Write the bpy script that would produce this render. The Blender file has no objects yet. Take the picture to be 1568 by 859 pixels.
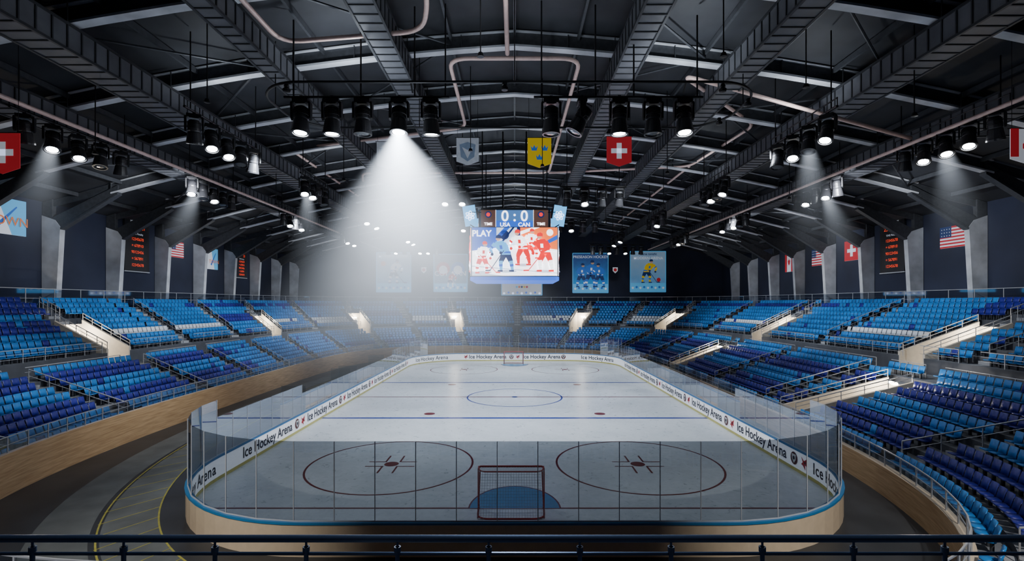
import bpy, math, random
import numpy as np
from mathutils import Vector, Matrix
random.seed(7); np.random.seed(7)
V = Vector
scene = bpy.context.scene
COL = scene.collection

# ---------------------------------------------------------------- materials
def mat(name, col, rough=0.6, metal=0.0, var=0.15, scale=4.0, emit=0.0, ecol=None, bump=0.0, spec=0.5):
    m = bpy.data.materials.new(name); m.use_nodes = True
    nt = m.node_tree; b = nt.nodes['Principled BSDF']
    b.inputs['Roughness'].default_value = rough
    b.inputs['Metallic'].default_value = metal
    b.inputs['Specular IOR Level'].default_value = spec
    if var > 0:
        tc = nt.nodes.new('ShaderNodeTexCoord')
        no = nt.nodes.new('ShaderNodeTexNoise'); no.inputs['Scale'].default_value = scale
        no.inputs['Detail'].default_value = 5
        nt.links.new(tc.outputs['Object'], no.inputs['Vector'])
        r = nt.nodes.new('ShaderNodeValToRGB')
        r.color_ramp.elements[0].position = 0.3; r.color_ramp.elements[1].position = 0.7
        r.color_ramp.elements[0].color = tuple(c*(1-var) for c in col)+(1,)
        r.color_ramp.elements[1].color = tuple(min(1, c*(1+var)) for c in col)+(1,)
        nt.links.new(no.outputs['Fac'], r.inputs['Fac'])
        nt.links.new(r.outputs['Color'], b.inputs['Base Color'])
    else:
        b.inputs['Base Color'].default_value = tuple(col)+(1,)
    if emit > 0:
        b.inputs['Emission Color'].default_value = tuple(ecol or col)+(1,)
        b.inputs['Emission Strength'].default_value = emit
    return m

def glass_mat(name, tint, gloss=0.06):
    m = bpy.data.materials.new(name); m.use_nodes = True
    nt = m.node_tree; nt.nodes.clear()
    o = nt.nodes.new('ShaderNodeOutputMaterial')
    t = nt.nodes.new('ShaderNodeBsdfTransparent'); t.inputs['Color'].default_value = tuple(tint)+(1,)
    g = nt.nodes.new('ShaderNodeBsdfGlossy'); g.inputs['Roughness'].default_value = 0.03
    g.inputs['Color'].default_value = (0.8, 0.88, 1, 1)
    lw = nt.nodes.new('ShaderNodeLayerWeight'); lw.inputs['Blend'].default_value = 0.35
    mp = nt.nodes.new('ShaderNodeMath'); mp.operation = 'MULTIPLY_ADD'
    mp.inputs[1].default_value = 0.35; mp.inputs[2].default_value = gloss*0.4
    nt.links.new(lw.outputs['Fresnel'], mp.inputs[0])
    mx = nt.nodes.new('ShaderNodeMixShader')
    nt.links.new(mp.outputs[0], mx.inputs['Fac'])
    nt.links.new(t.outputs[0], mx.inputs[1]); nt.links.new(g.outputs[0], mx.inputs[2])
    nt.links.new(mx.outputs[0], o.inputs['Surface'])
    return m

def wood_mat():
    m = mat('birch_wood', (0.42, 0.28, 0.15), 0.5, var=0)
    nt = m.node_tree; b = nt.nodes['Principled BSDF']
    tc = nt.nodes.new('ShaderNodeTexCoord'); mp = nt.nodes.new('ShaderNodeMapping')
    mp.inputs['Scale'].default_value = (0.5, 0.5, 9)
    no = nt.nodes.new('ShaderNodeTexNoise'); no.inputs['Scale'].default_value = 1.5; no.inputs['Detail'].default_value = 8
    r = nt.nodes.new('ShaderNodeValToRGB')
    r.color_ramp.elements[0].position = 0.3; r.color_ramp.elements[1].position = 0.7
    r.color_ramp.elements[0].color = (0.40, 0.25, 0.12, 1); r.color_ramp.elements[1].color = (0.64, 0.44, 0.24, 1)
    nt.links.new(tc.outputs['Object'], mp.inputs['Vector']); nt.links.new(mp.outputs[0], no.inputs['Vector'])
    nt.links.new(no.outputs['Fac'], r.inputs['Fac']); nt.links.new(r.outputs['Color'], b.inputs['Base Color'])
    return m

def ice_mat():
    m = mat('ice_surface', (0.7, 0.78, 0.85), 0.3, var=0)
    nt = m.node_tree; b = nt.nodes['Principled BSDF']
    tc = nt.nodes.new('ShaderNodeTexCoord')
    n1 = nt.nodes.new('ShaderNodeTexNoise'); n1.inputs['Scale'].default_value = 0.35; n1.inputs['Detail'].default_value = 10
    n1.inputs['Roughness'].default_value = 0.7
    n2 = nt.nodes.new('ShaderNodeTexNoise'); n2.inputs['Scale'].default_value = 2.2; n2.inputs['Detail'].default_value = 12
    n2.inputs['Distortion'].default_value = 1.6
    nt.links.new(tc.outputs['Object'], n1.inputs['Vector']); nt.links.new(tc.outputs['Object'], n2.inputs['Vector'])
    r = nt.nodes.new('ShaderNodeValToRGB')
    r.color_ramp.elements[0].position = 0.32; r.color_ramp.elements[1].position = 0.66
    r.color_ramp.elements[0].color = (0.45, 0.50, 0.54, 1); r.color_ramp.elements[1].color = (0.64, 0.68, 0.72, 1)
    ad = nt.nodes.new('ShaderNodeMath'); ad.operation = 'ADD'
    mu = nt.nodes.new('ShaderNodeMath'); mu.operation = 'MULTIPLY'; mu.inputs[1].default_value = 0.5
    nt.links.new(n1.outputs['Fac'], ad.inputs[0]); nt.links.new(n2.outputs['Fac'], ad.inputs[1])
    nt.links.new(ad.outputs[0], mu.inputs[0]); nt.links.new(mu.outputs[0], r.inputs['Fac'])
    nt.links.new(r.outputs['Color'], b.inputs['Base Color'])
    rr = nt.nodes.new('ShaderNodeMapRange'); rr.inputs['To Min'].default_value = 0.18; rr.inputs['To Max'].default_value = 0.46
    nt.links.new(n2.outputs['Fac'], rr.inputs['Value']); nt.links.new(rr.outputs[0], b.inputs['Roughness'])
    return m

def grad_mat(name, c0, c1, emit):
    m = mat(name, c0, 0.6, var=0)
    nt = m.node_tree; b = nt.nodes['Principled BSDF']
    tc = nt.nodes.new('ShaderNodeTexCoord'); sx = nt.nodes.new('ShaderNodeSeparateXYZ')
    no = nt.nodes.new('ShaderNodeTexNoise'); no.inputs['Scale'].default_value = 1.2
    r = nt.nodes.new('ShaderNodeValToRGB')
    r.color_ramp.elements[0].color = c0+(1,); r.color_ramp.elements[1].color = c1+(1,)
    ad = nt.nodes.new('ShaderNodeMath'); ad.operation = 'MULTIPLY_ADD'; ad.inputs[1].default_value = 0.35
    nt.links.new(tc.outputs['Generated'], sx.inputs[0]); nt.links.new(tc.outputs['Object'], no.inputs['Vector'])
    nt.links.new(no.outputs['Fac'], ad.inputs[0]); nt.links.new(sx.outputs['Z'], ad.inputs[2])
    nt.links.new(ad.outputs[0], r.inputs['Fac'])
    nt.links.new(r.outputs['Color'], b.inputs['Base Color']); nt.links.new(r.outputs['Color'], b.inputs['Emission Color'])
    b.inputs['Emission Strength'].default_value = emit
    return m

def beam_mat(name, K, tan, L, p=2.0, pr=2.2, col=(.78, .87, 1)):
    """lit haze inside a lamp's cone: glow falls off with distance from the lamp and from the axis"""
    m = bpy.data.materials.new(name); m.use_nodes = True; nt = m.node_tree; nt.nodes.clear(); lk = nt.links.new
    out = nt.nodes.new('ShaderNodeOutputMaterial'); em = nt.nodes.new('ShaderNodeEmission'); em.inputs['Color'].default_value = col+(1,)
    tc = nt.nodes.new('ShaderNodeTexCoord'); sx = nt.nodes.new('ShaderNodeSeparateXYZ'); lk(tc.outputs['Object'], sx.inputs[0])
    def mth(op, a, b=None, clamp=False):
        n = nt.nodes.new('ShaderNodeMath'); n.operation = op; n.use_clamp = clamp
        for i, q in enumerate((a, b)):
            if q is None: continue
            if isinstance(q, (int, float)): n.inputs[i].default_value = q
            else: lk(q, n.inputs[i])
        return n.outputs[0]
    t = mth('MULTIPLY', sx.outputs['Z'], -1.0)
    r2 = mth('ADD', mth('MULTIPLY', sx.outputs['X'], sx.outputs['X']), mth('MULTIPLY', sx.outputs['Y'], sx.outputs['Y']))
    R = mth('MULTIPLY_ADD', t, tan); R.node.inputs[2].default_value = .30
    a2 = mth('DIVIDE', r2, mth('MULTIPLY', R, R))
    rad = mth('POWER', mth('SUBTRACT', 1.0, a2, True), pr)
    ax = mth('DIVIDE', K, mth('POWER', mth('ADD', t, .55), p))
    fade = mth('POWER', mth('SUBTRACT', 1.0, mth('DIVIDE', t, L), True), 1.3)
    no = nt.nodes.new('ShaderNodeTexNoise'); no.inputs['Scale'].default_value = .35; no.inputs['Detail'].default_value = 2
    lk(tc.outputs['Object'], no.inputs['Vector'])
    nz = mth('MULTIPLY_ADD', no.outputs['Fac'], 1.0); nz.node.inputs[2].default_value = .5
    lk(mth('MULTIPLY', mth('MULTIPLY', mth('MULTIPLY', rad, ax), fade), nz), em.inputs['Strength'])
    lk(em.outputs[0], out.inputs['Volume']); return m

M = {}
M['ice'] = ice_mat()
M['wood'] = wood_mat()
M['line_red'] = mat('line_red', (0.12, 0.008, 0.015), 0.3, var=0.1)
M['line_blue'] = mat('line_blue', (0.02, 0.04, 0.26), 0.3, var=0.1)
M['crease'] = mat('crease_blue', (0.05, 0.20, 0.38), 0.3, var=0.1)
M['board_w'] = mat('board_white', (0.85, 0.87, 0.9), 0.35, var=0.03, emit=0.42, ecol=(0.85, 0.9, 1))  # own emission added so the white boards look brightly lit
M['board_c'] = mat('board_cream', (0.62, 0.50, 0.36), 0.3, var=0.05)
M['trim_b'] = mat('cap_rail_blue', (0.02, 0.18, 0.42), 0.3, var=0.05)
M['kick_y'] = mat('kick_plate_yellow', (0.70, 0.64, 0.20), 0.4, var=0.05)
M['text_navy'] = mat('ink_navy', (0.008, 0.01, 0.03), 0.5, var=0)
M['white'] = mat('paint_white', (0.8, 0.8, 0.8), 0.5, var=0.03)
M['red'] = mat('paint_red', (0.5, 0.01, 0.02), 0.5, var=0.05)
M['maroon'] = mat('paint_maroon', (0.12, 0.02, 0.02), 0.5, var=0.05)
M['glass_end'] = glass_mat('tinted_glass', (0.29, 0.31, 0.33))
M['glass_side'] = glass_mat('clear_glass', (0.74, 0.78, 0.82))
M['steel'] = mat('steel_post', (0.50, 0.52, 0.56), 0.4, 0.1, var=0.05)
M['rail'] = mat('rail_steel', (0.50, 0.51, 0.53), 0.35, 0.4, var=0.05)
M['rail_dark'] = mat('rail_dark_steel', (0.09, 0.13, 0.22), 0.3, 0.4, var=0.05)
M['black'] = mat('black_metal', (0.012, 0.012, 0.014), 0.45, 0.3, var=0.1)
M['black2'] = mat('black_plastic', (0.026, 0.026, 0.029), 0.35, 0.0, var=0.1)
M['lens'] = mat('lamp_lens_lit', (1, 1, 1), 0.3, var=0, emit=80, ecol=(0.9, 0.95, 1))
M['lens_off'] = mat('lamp_lens_dark', (0.10, 0.105, 0.11), 0.1, var=0)
M['duct'] = mat('duct_metal', (0.12, 0.125, 0.14), 0.5, 0.2, var=0.2, scale=1.0)
M['duct_rib'] = mat('duct_rib', (0.05, 0.053, 0.06), 0.5, 0.5, var=0.1)
M['roof'] = mat('roof_deck', (0.026, 0.028, 0.034), 0.7, var=0.6, scale=0.25)
M['beam'] = mat('beam_paint', (0.55, 0.57, 0.61), 0.55, var=0.5, scale=0.35)
M['purlin'] = mat('purlin_steel', (0.06, 0.064, 0.073), 0.5, 0.2, var=0.2)
M['column'] = mat('column_concrete', (0.52, 0.54, 0.58), 0.6, var=0.25, scale=0.7)
M['wall'] = mat('wall_navy', (0.018, 0.023, 0.048), 0.8, var=0.3, scale=0.2)
M['pipe'] = mat('copper_pipe', (0.72, 0.52, 0.47), 0.4, 0.1, var=0.1)
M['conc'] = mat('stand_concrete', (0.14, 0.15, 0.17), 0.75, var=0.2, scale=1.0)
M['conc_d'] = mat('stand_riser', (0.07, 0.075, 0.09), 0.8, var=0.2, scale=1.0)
M['conc_l'] = mat('stair_concrete', (0.28, 0.29, 0.31), 0.75, var=0.15, scale=1.0)
M['vom'] = mat('vomitory_plaster', (0.60, 0.54, 0.45), 0.7, var=0.08)
M['floor'] = mat('floor_dark', (0.030, 0.032, 0.036), 0.45, var=0.35, scale=0.6)
M['track'] = mat('floor_track', (0.11, 0.12, 0.12), 0.6, var=0.25, scale=0.8)
M['yellow'] = mat('paint_yellow', (0.36, 0.33, 0.06), 0.6, var=0.2)
M['seat_b'] = mat('seat_blue', (0.016, 0.175, 0.50), 0.38, var=0.25, scale=0.6)
M['seat_d'] = mat('seat_indigo', (0.016, 0.020, 0.22), 0.38, var=0.25, scale=0.6)
M['seat_w'] = mat('seat_white', (0.66, 0.70, 0.76), 0.35, var=0.05)
M['seat_leg'] = mat('seat_leg', (0.05, 0.055, 0.065), 0.5, 0.3, var=0)
M['net'] = mat('goal_net', (0.55, 0.55, 0.58), 0.8, var=0)
M['goal_red'] = mat('goal_red', (0.40, 0.02, 0.03), 0.35, var=0.05)
M['dark_door'] = mat('door_dark', (0.02, 0.02, 0.025), 0.5, var=0)
M['warm_lamp'] = mat('warm_lamp', (1, 0.9, 0.75), 0.5, var=0, emit=50, ecol=(1, 0.9, 0.75))
def ink(n, c, e): M[n] = mat('ink_'+n, c, 0.5, var=0, emit=e)
ink('s_white', (0.9, 0.93, 1.0), 3.0); ink('s_grey', (0.5, 0.58, 0.7), 2.0); ink('s_blue', (0.015, 0.08, 0.45), 2.0); ink('s_cyan', (0.08, 0.40, 0.80), 1.8)
ink('s_red', (0.75, 0.015, 0.02), 1.8); ink('s_orange', (0.85, 0.15, 0.03), 1.8); ink('s_navy', (0.01, 0.025, 0.12), 1.0)
ink('s_skin', (0.7, 0.4, 0.28), 1.4); ink('s_brown', (0.10, 0.05, 0.04), 1.0); ink('s_hdr', (0.06, 0.16, 0.38), 1.3)
ink('s_black', (0.01, 0.01, 0.015), 0.2); ink('s_digit', (0.9, 0.06, 0.02), 0.9)
ink('p_white', (0.75, 0.8, 0.9), 0.28); ink('p_blue', (0.02, 0.12, 0.45), 0.4); ink('p_cyan', (0.1, 0.42, 0.75), 0.4)  # p_ inks carry emission that brightens posters and flags
ink('p_red', (0.5, 0.02, 0.03), 0.3); ink('p_navy', (0.01, 0.03, 0.12), 0.3); ink('p_yellow', (0.7, 0.48, 0.02), 0.3)
ink('p_skin', (0.5, 0.3, 0.2), 0.3); ink('p_orange', (0.7, 0.18, 0.05), 0.3)
M['pale_cloth'] = mat('pale_cloth', (0.62, 0.66, 0.72), 0.8, var=0.1, emit=.06)  # faint emission in place of light falling on the pennants
M['slate_cloth'] = mat('slate_cloth', (0.25, 0.33, 0.46), 0.8, var=0.1, emit=.05)  # pennant motif, same emission instead of front light
M['grad_blue'] = grad_mat('poster_gradient', (0.02, 0.32, 0.75), (0.03, 0.08, 0.25), 0.35)  # poster panels brightened by emission in the colour
M['grad_pale'] = grad_mat('poster_gradient_pale', (0.05, 0.35, 0.75), (0.30, 0.45, 0.62), 0.26)
M['grad_grey'] = grad_mat('poster_gradient_grey', (0.10, 0.30, 0.50), (0.14, 0.18, 0.26), 0.3)

# ---------------------------------------------------------------- mesh builder
class MB:
    def __init__(s): s.v = []; s.f = []; s.m = []
    def add(s, vs, fs, mi=0):
        o = len(s.v); s.v.extend([tuple(p) for p in vs])
        for f in fs: s.f.append(tuple(i+o for i in f)); s.m.append(mi)
    def box(s, c, d, mi=0, R=None):
        c = V(c); hx, hy, hz = d[0]/2, d[1]/2, d[2]/2
        vs = [V((x*hx, y*hy, z*hz)) for z in (-1, 1) for y in (-1, 1) for x in (-1, 1)]
        if R is not None: vs = [R @ q for q in vs]
        s.add([c+q for q in vs], [(0,2,3,1),(4,5,7,6),(0,1,5,4),(2,6,7,3),(0,4,6,2),(1,3,7,5)], mi)
    def seg(s, a, b, w, h, mi=0, up=(0, 0, 1)):
        a = V(a); b = V(b); d = (b-a)
        if d.length < 1e-6: return
        d.normalize(); up = V(up)
        if abs(d.dot(up)) > 0.98: up = V((0, 1, 0))
        r = d.cross(up).normalized(); u = r.cross(d).normalized()
        vs = []
        for p in (a, b):
            for (i, j) in ((-1, -1), (1, -1), (1, 1), (-1, 1)): vs.append(p + r*(i*w/2) + u*(j*h/2))
        s.add(vs, [(0,1,2,3),(7,6,5,4),(0,4,5,1),(1,5,6,2),(2,6,7,3),(3,7,4,0)], mi)
    def tube(s, pts, r, mi=0, n=8, closed=False):
        pts = [V(p) for p in pts]; N = len(pts); vs = []; prev = None
        for i, p in enumerate(pts):
            a = pts[(i-1) % N] if (closed or i > 0) else p
            b = pts[(i+1) % N] if (closed or i < N-1) else p
            d = (b-a).normalized()
            if prev is None:
                up = V((0, 0, 1)) if abs(d.z) < 0.9 else V((0, 1, 0))
                u = (up - d*up.dot(d)).normalized()
            else:
                u = (prev - d*prev.dot(d)).normalized()
            prev = u; w = d.cross(u)
            for k in range(n):
                t = 2*math.pi*k/n; vs.append(p + u*(r*math.cos(t)) + w*(r*math.sin(t)))
        fs = []
        for i in range(N if closed else N-1):
            j = (i+1) % N
            for k in range(n):
                l = (k+1) % n; fs.append((i*n+k, i*n+l, j*n+l, j*n+k))
        if not closed:
            fs.append(tuple(range(n))[::-1]); fs.append(tuple((N-1)*n+k for k in range(n)))
        s.add(vs, fs, mi)
    def lathe(s, prof, Mx, mi=0, n=20):
        vs = []; fs = []
        for (r, z) in prof:
            for k in range(n):
                t = 2*math.pi*k/n; vs.append(Mx @ V((r*math.cos(t), r*math.sin(t), z)))
        for i in range(len(prof)-1):
            for k in range(n):
                l = (k+1) % n; fs.append((i*n+k, i*n+l, (i+1)*n+l, (i+1)*n+k))
        s.add(vs, fs, mi)
    def poly(s, pts, mi=0): s.add(pts, [tuple(range(len(pts)))], mi)
    def prism(s, pts, off, mi=0):
        n = len(pts); off = V(off); pts = [V(p) for p in pts]
        s.add(pts+[p+off for p in pts], [tuple(range(n))[::-1], tuple(range(n, 2*n))] + [(i, (i+1) % n, n+(i+1) % n, n+i) for i in range(n)], mi)
    def build(s, name, mats, parent=None, smooth=False, loc=None):
        me = bpy.data.meshes.new(name); me.from_pydata(s.v, [], s.f)
        for k in mats: me.materials.append(M[k])
        me.polygons.foreach_set('material_index', s.m)
        if smooth: me.polygons.foreach_set('use_smooth', [True]*len(s.f))
        me.update()
        o = bpy.data.objects.new(name, me); COL.objects.link(o)
        if parent: o.parent = parent
        if loc: o.location = loc
        return o

def empty(name, loc=(0, 0, 0)):
    o = bpy.data.objects.new(name, None); COL.objects.link(o); o.location = loc; return o

def frame_mx(o, r, u):
    r = V(r).normalized(); u = V(u).normalized(); n = r.cross(u)
    return Matrix(((r.x, u.x, n.x, o[0]), (r.y, u.y, n.y, o[1]), (r.z, u.z, n.z, o[2]), (0, 0, 0, 1)))

def text(body, o, r, u, size, m, parent=None, name='lettering', align='CENTER', bold=0.0, sx=1.0):
    c = bpy.data.curves.new(name, 'FONT'); c.body = body; c.size = size
    c.align_x = align; c.align_y = 'CENTER'; c.offset = bold; c.extrude = 0.002
    c.materials.append(M[m])
    ob = bpy.data.objects.new(name, c); COL.objects.link(ob)
    ob.matrix_world = frame_mx(o, r, u) @ Matrix.Diagonal((sx, 1, 1, 1))
    if parent:
        ob.parent = parent; ob.matrix_parent_inverse = Matrix.Translation(parent.location).inverted()
    return ob

class Flat(MB):
    """2D drawing on a real panel: frame (origin, right, up); layers are thin stacked films."""
    def setf(s, o, r, u):
        s.o = V(o); s.r = V(r).normalized(); s.u = V(u).normalized(); s.n = s.r.cross(s.u); s.L = 0.012
    def p2(s, pts, mi, layer=1):
        s.poly([s.o + s.r*a + s.u*b + s.n*(s.L*layer) for a, b in pts], mi)
    def rect(s, x0, y0, x1, y1, mi, layer=1): s.p2([(x0, y0), (x1, y0), (x1, y1), (x0, y1)], mi, layer)
    def disc(s, x, y, rx, mi, layer=1, ry=None, n=16):
        ry = ry or rx
        s.p2([(x+rx*math.cos(2*math.pi*k/n), y+ry*math.sin(2*math.pi*k/n)) for k in range(n)], mi, layer)
    def line(s, a, b, w0, w1, mi, layer=1):
        dx, dy = b[0]-a[0], b[1]-a[1]; l = math.hypot(dx, dy); nx, ny = -dy/l, dx/l
        s.p2([(a[0]-nx*w0/2, a[1]-ny*w0/2), (b[0]-nx*w1/2, b[1]-ny*w1/2), (b[0]+nx*w1/2, b[1]+ny*w1/2), (a[0]+nx*w0/2, a[1]+ny*w0/2)], mi, layer)
    def player(s, cx, cy, h, jer, pant, helm, skin, trim, sock, flip=1, layer=2, lean=0.1, stick=True):
        f = flip
        def q(x, y): return (cx+f*x*h, cy+y*h)
        s.line(q(-0.03, 0.50), q(-0.13, 0.27), .17*h, .12*h, pant, layer)
        s.line(q(0.03, 0.50), q(0.14, 0.27), .17*h, .12*h, pant, layer)
        s.line(q(-0.13, 0.29), q(-0.17, 0.05), .11*h, .07*h, sock, layer+1)
        s.line(q(0.14, 0.29), q(0.13, 0.05), .11*h, .07*h, sock, layer+1)
        s.line(q(-0.145, 0.20), q(-0.155, 0.14), .105*h, .095*h, trim, layer+2)
        s.line(q(0.14, 0.20), q(0.137, 0.14), .10*h, .09*h, trim, layer+2)
        s.line(q(-0.21, 0.025), q(-0.08, 0.025), .05*h, .04*h, helm, layer+1)
        s.line(q(0.09, 0.025), q(0.22, 0.025), .05*h, .04*h, helm, layer+1)
        s.p2([q(-.12, .45), q(.11, .45), q(.15+lean, .68), q(.12+lean, .80), q(-.08+lean, .82), q(-.15+lean*.6, .70)][::f], jer, layer+2)
        s.p2([q(-.125, .49), q(.115, .49), q(.12, .54), q(-.125, .54)][::f], trim, layer+3)
        s.p2([q(-.02+lean*.7, .60), q(.05+lean*.7, .60), q(.05+lean*.8, .70), q(-.02+lean*.8, .70)][::f], trim, layer+3)
        s.line(q(.13+lean, .75), q(.26+lean, .60), .10*h, .08*h, jer, layer+3)
        s.line(q(.26+lean, .61), q(.20+lean, .47), .08*h, .06*h, jer, layer+3)
        s.line(q(.20+lean, .67), q(.23+lean, .635), .10*h, .09*h, trim, layer+4)
        s.line(q(-.11+lean, .76), q(-.20+lean, .60), .10*h, .08*h, jer, layer+3)
        s.line(q(-.20+lean, .61), q(-.03+lean, .50), .08*h, .06*h, jer, layer+4)
        s.disc(*q(.21+lean, .46), .04*h, helm, layer+4); s.disc(*q(-.02+lean, .50), .04*h, helm, layer+5)
        s.disc(*q(.05+lean, .88), .062*h, skin, layer+4); s.p2([q(-.03+lean, .88), q(.12+lean, .89), q(.10+lean, .96), q(.03+lean, .985), q(-.03+lean, .95)][::f], helm, layer+5)
        if stick: s.line(q(-.10+lean, .56), q(.42, .04), .02*h, .02*h, helm, layer+6); s.line(q(.41, .035), q(.55, .03), .035*h, .035*h, helm, layer+6)

# ---------------------------------------------------------------- room shell
WX, WY0, WY1 = 41.0, -56.0, 51.0
def zr(x): return 25.3 - 0.003*x*x - 0.06*abs(x)
mb = MB(); mb.box((0, (WY0+WY1)/2, -0.15), (2*WX+1, WY1-WY0+1, 0.3)); mb.build('floor', ['floor'])
mb = MB(); mb.box((-WX-0.15, (WY0+WY1)/2, 9.6), (0.3, WY1-WY0, 19.2)); mb.build('wall_left', ['wall'])
mb = MB(); mb.box((WX+0.15, (WY0+WY1)/2, 9.6), (0.3, WY1-WY0, 19.2)); mb.build('wall_right', ['wall'])
xs = np.linspace(-WX-0.3, WX+0.3, 33)
for nm, y in (('wall_far', WY1+0.15), ('wall_near', WY0-0.15)):
    mb = MB()
    mb.prism([(x, y-0.15, zr(x)+0.1) for x in xs] + [(WX+0.3, y-0.15, 0), (-WX-0.3, y-0.15, 0)], (0, 0.3, 0)); mb.build(nm, ['wall'])
mb = MB()
for i in range(len(xs)-1):
    a, b = xs[i], xs[i+1]
    mb.prism([(a, WY0-.3, zr(a)), (b, WY0-.3, zr(b)), (b, WY0-.3, zr(b)+.25), (a, WY0-.3, zr(a)+.25)], (0, WY1-WY0+.6, 0))
mb.build('ceiling', ['roof'])

# roof frames + columns
CY = -47.8
frameD = [2.7+6.8*k for k in range(14)]
for d in frameD:
    y = CY+d; mb = MB()
    X = np.linspace(-35, 35, 23)
    for i in range(len(X)-1):
        a, b = X[i], X[i+1]
        za, zb = zr(a)-.08, zr(b)-.08
        mb.prism([(a, y-.05, za-.85), (b, y-.05, zb-.85), (b, y-.05, zb), (a, y-.05, za)], (0, .10, 0), 1)
        mb.prism([(a, y-.26, za-.97), (b, y-.26, zb-.97), (b, y-.26, zb-.85), (a, y-.26, za-.85)], (0, .52, 0), 0)
        mb.prism([(a, y-.24, za-.06), (b, y-.24, zb-.06), (b, y-.24, zb), (a, y-.24, za)], (0, .48, 0), 0)
        if i % 2 == 0: mb.box((a, y, za-.45), (.04, .44, .8), 1)
    for sg in (-1, 1):
        def pl(P, t, mi):
            pts = [(sg*px, y-t/2, pz) for px, pz in P]
            if sg > 0: pts = pts[::-1]
            mb.prism(pts, (0, t, 0), mi)
        pl([(40.95, 8.6), (39.75, 8.6), (39.35, 15.6), (39.8, 16.2), (40.95, 16.6)], .50, 2)
        pl([(40.95, 16.4), (40.1, 16.2), (40.1, zr(40)-.1), (40.95, zr(40.9)-.1)], .40, 1)
        pl([(39.35, 15.5), (34.4, zr(34.4)-1.15), (34.4, zr(34.4)-.45), (40.1, 16.4)], .40, 1)
        pl([(39.30, 15.38), (34.4, zr(34.4)-1.27), (34.4, zr(34.4)-1.13), (39.35, 15.54)], .52, 1)
        pl([(41, zr(41)-.6), (34.4, zr(34.4)-.9), (34.4, zr(34.4)-.1), (41, zr(41)-.1)], .12, 1)
    mb.build('roof_frame', ['beam', 'purlin', 'column'])
mb = MB()
for x in np.arange(-38, 38.1, 3.8):
    z = zr(x)-.25; mb.box((x, (WY0+WY1)/2, z), (.14, WY1-WY0, .32))
mb.build('roof_purlins', ['purlin'])
mb = MB()
for k, d in enumerate(frameD[:-1]):
    for x in (-30.4, -19, -7.6, 7.6, 19, 30.4):
        s = 3.8 if k % 2 else -3.8
        mb.tube([(x-s, CY+d, zr(x-s)-.6), (x+s, CY+d+6.8, zr(x+s)-.6)], .07, 0, 6)
mb.build('roof_bracing', ['purlin'])

def duct(x, z, w, h, d0, d1):
    mb = MB(); mb.box((x, CY+(d0+d1)/2, z), (w, d1-d0, h), 0)
    for d in np.arange(d0, d1, .75): mb.box((x, CY+d, z), (w+.09, .07, h+.09), 1)
    for sx in (-1, 1):
        for zz in (-1, 1): mb.box((x+sx*w/2, CY+(d0+d1)/2, z+zz*h/2), (.12, d1-d0, .12), 1)
    for d in np.arange(d0+3, d1, 6.8):
        for sx in (-1, 1): mb.tube([(x+sx*w*.45, CY+d, z), (x+sx*w*.45, CY+d, zr(x)-.1)], .03, 1, 6)
    mb.build('ventilation_duct', ['duct', 'duct_rib'])
for x, z, w in ((-21, 21.0, 1.7), (-27, 19.8, 1.5), (-6.9, 23.0, 1.3), (6.5, 23.0, 1.3), (12.9, 22.4, 1.3), (20, 21.2, 1.5), (27, 19.8, 1.6), (-13.5, 22.4, 1.0)):
    duct(x, z, w, 1.15, 6, 96)

def smooth_path(pts, r=1.2, n=6):
    pts = [V(p) for p in pts]; out = [pts[0]]
    for i in range(1, len(pts)-1):
        a, b, c = pts[i-1], pts[i], pts[i+1]
        q = min(r, (b-a).length*.45, (c-b).length*.45)
        p0 = b+(a-b).normalized()*q; p1 = b+(c-b).normalized()*q
        for k in range(n+1):
            t = k/n; out.append(p0*(1-t)**2 + b*2*t*(1-t) + p1*t*t)
    out.append(pts[-1]); return out
PZ = 22.7
mb = MB()
def pp(*a, z=PZ, r=.12): mb.tube(smooth_path([(x, CY+d, z if len(q) == 0 else q[0]) for x, d, *q in a]), r, 0, 8)
pp((-12.5, 8), (-12.3, 26.3), (-4.6, 25.2), (-3.9, 22.5), (-3.9, 8))
pp((-.4, 8), (-.4, 27.5))
pp((-20, 44.5), (-3.8, 39), (-3.7, 28), (3.7, 28), (3.6, 52.5), (-16, 52.5), (-17, 56))
pp((-20, 88), (-20, 44.5))
pp((3.6, 52.5), (17.5, 50), (18.5, 38.5), (10, 30), (24.6, 31, 19.2))
pp((-24.6, 6), (-24.6, 38), (-24.6, 92), z=18.9)
pp((24.6, 6), (24.6, 38), (24.6, 92), z=18.9)
pp((17.5, 50), (17.5, 88))
mb.build('copper_pipes', ['pipe'], smooth=True)

# ---------------------------------------------------------------- bowl geometry
NEXP = 4.0
def aL(s): return 25.3+14.0*s
def aR(s): return 18.5+20.8*s
def bB(s): return 36.0+13.0*s
def cpt(s, phi, n=NEXP):
    c = np.cos(phi); q = np.sin(phi)
    a = np.where(c < 0, aL(s), aR(s))
    return a*np.sign(c)*np.abs(c)**(2/n), bB(s)*np.sign(q)*np.abs(q)**(2/n)
PH = np.linspace(0, 2*math.pi, 60001)
mx_, my_ = cpt(.5, PH)
CUM = np.concatenate([[0], np.cumsum(np.hypot(np.diff(mx_), np.diff(my_)))])
LMID = CUM[-1]
def phi_w(w): return np.interp(np.mod(w, 1.0)*LMID, CUM, PH)
def w_phi(p): return np.interp(p, PH, CUM)/LMID
def P(s, w):
    x, y = cpt(s, phi_w(w)); return float(x), float(y)
def w_at(x, y, s):
    X, Y = cpt(s, PH); i = int(np.argmin((X-x)**2+(Y-y)**2)); return float(w_phi(PH[i]))
def wdist(a, b): return np.abs((a-b+.5) % 1.0-.5)

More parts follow.
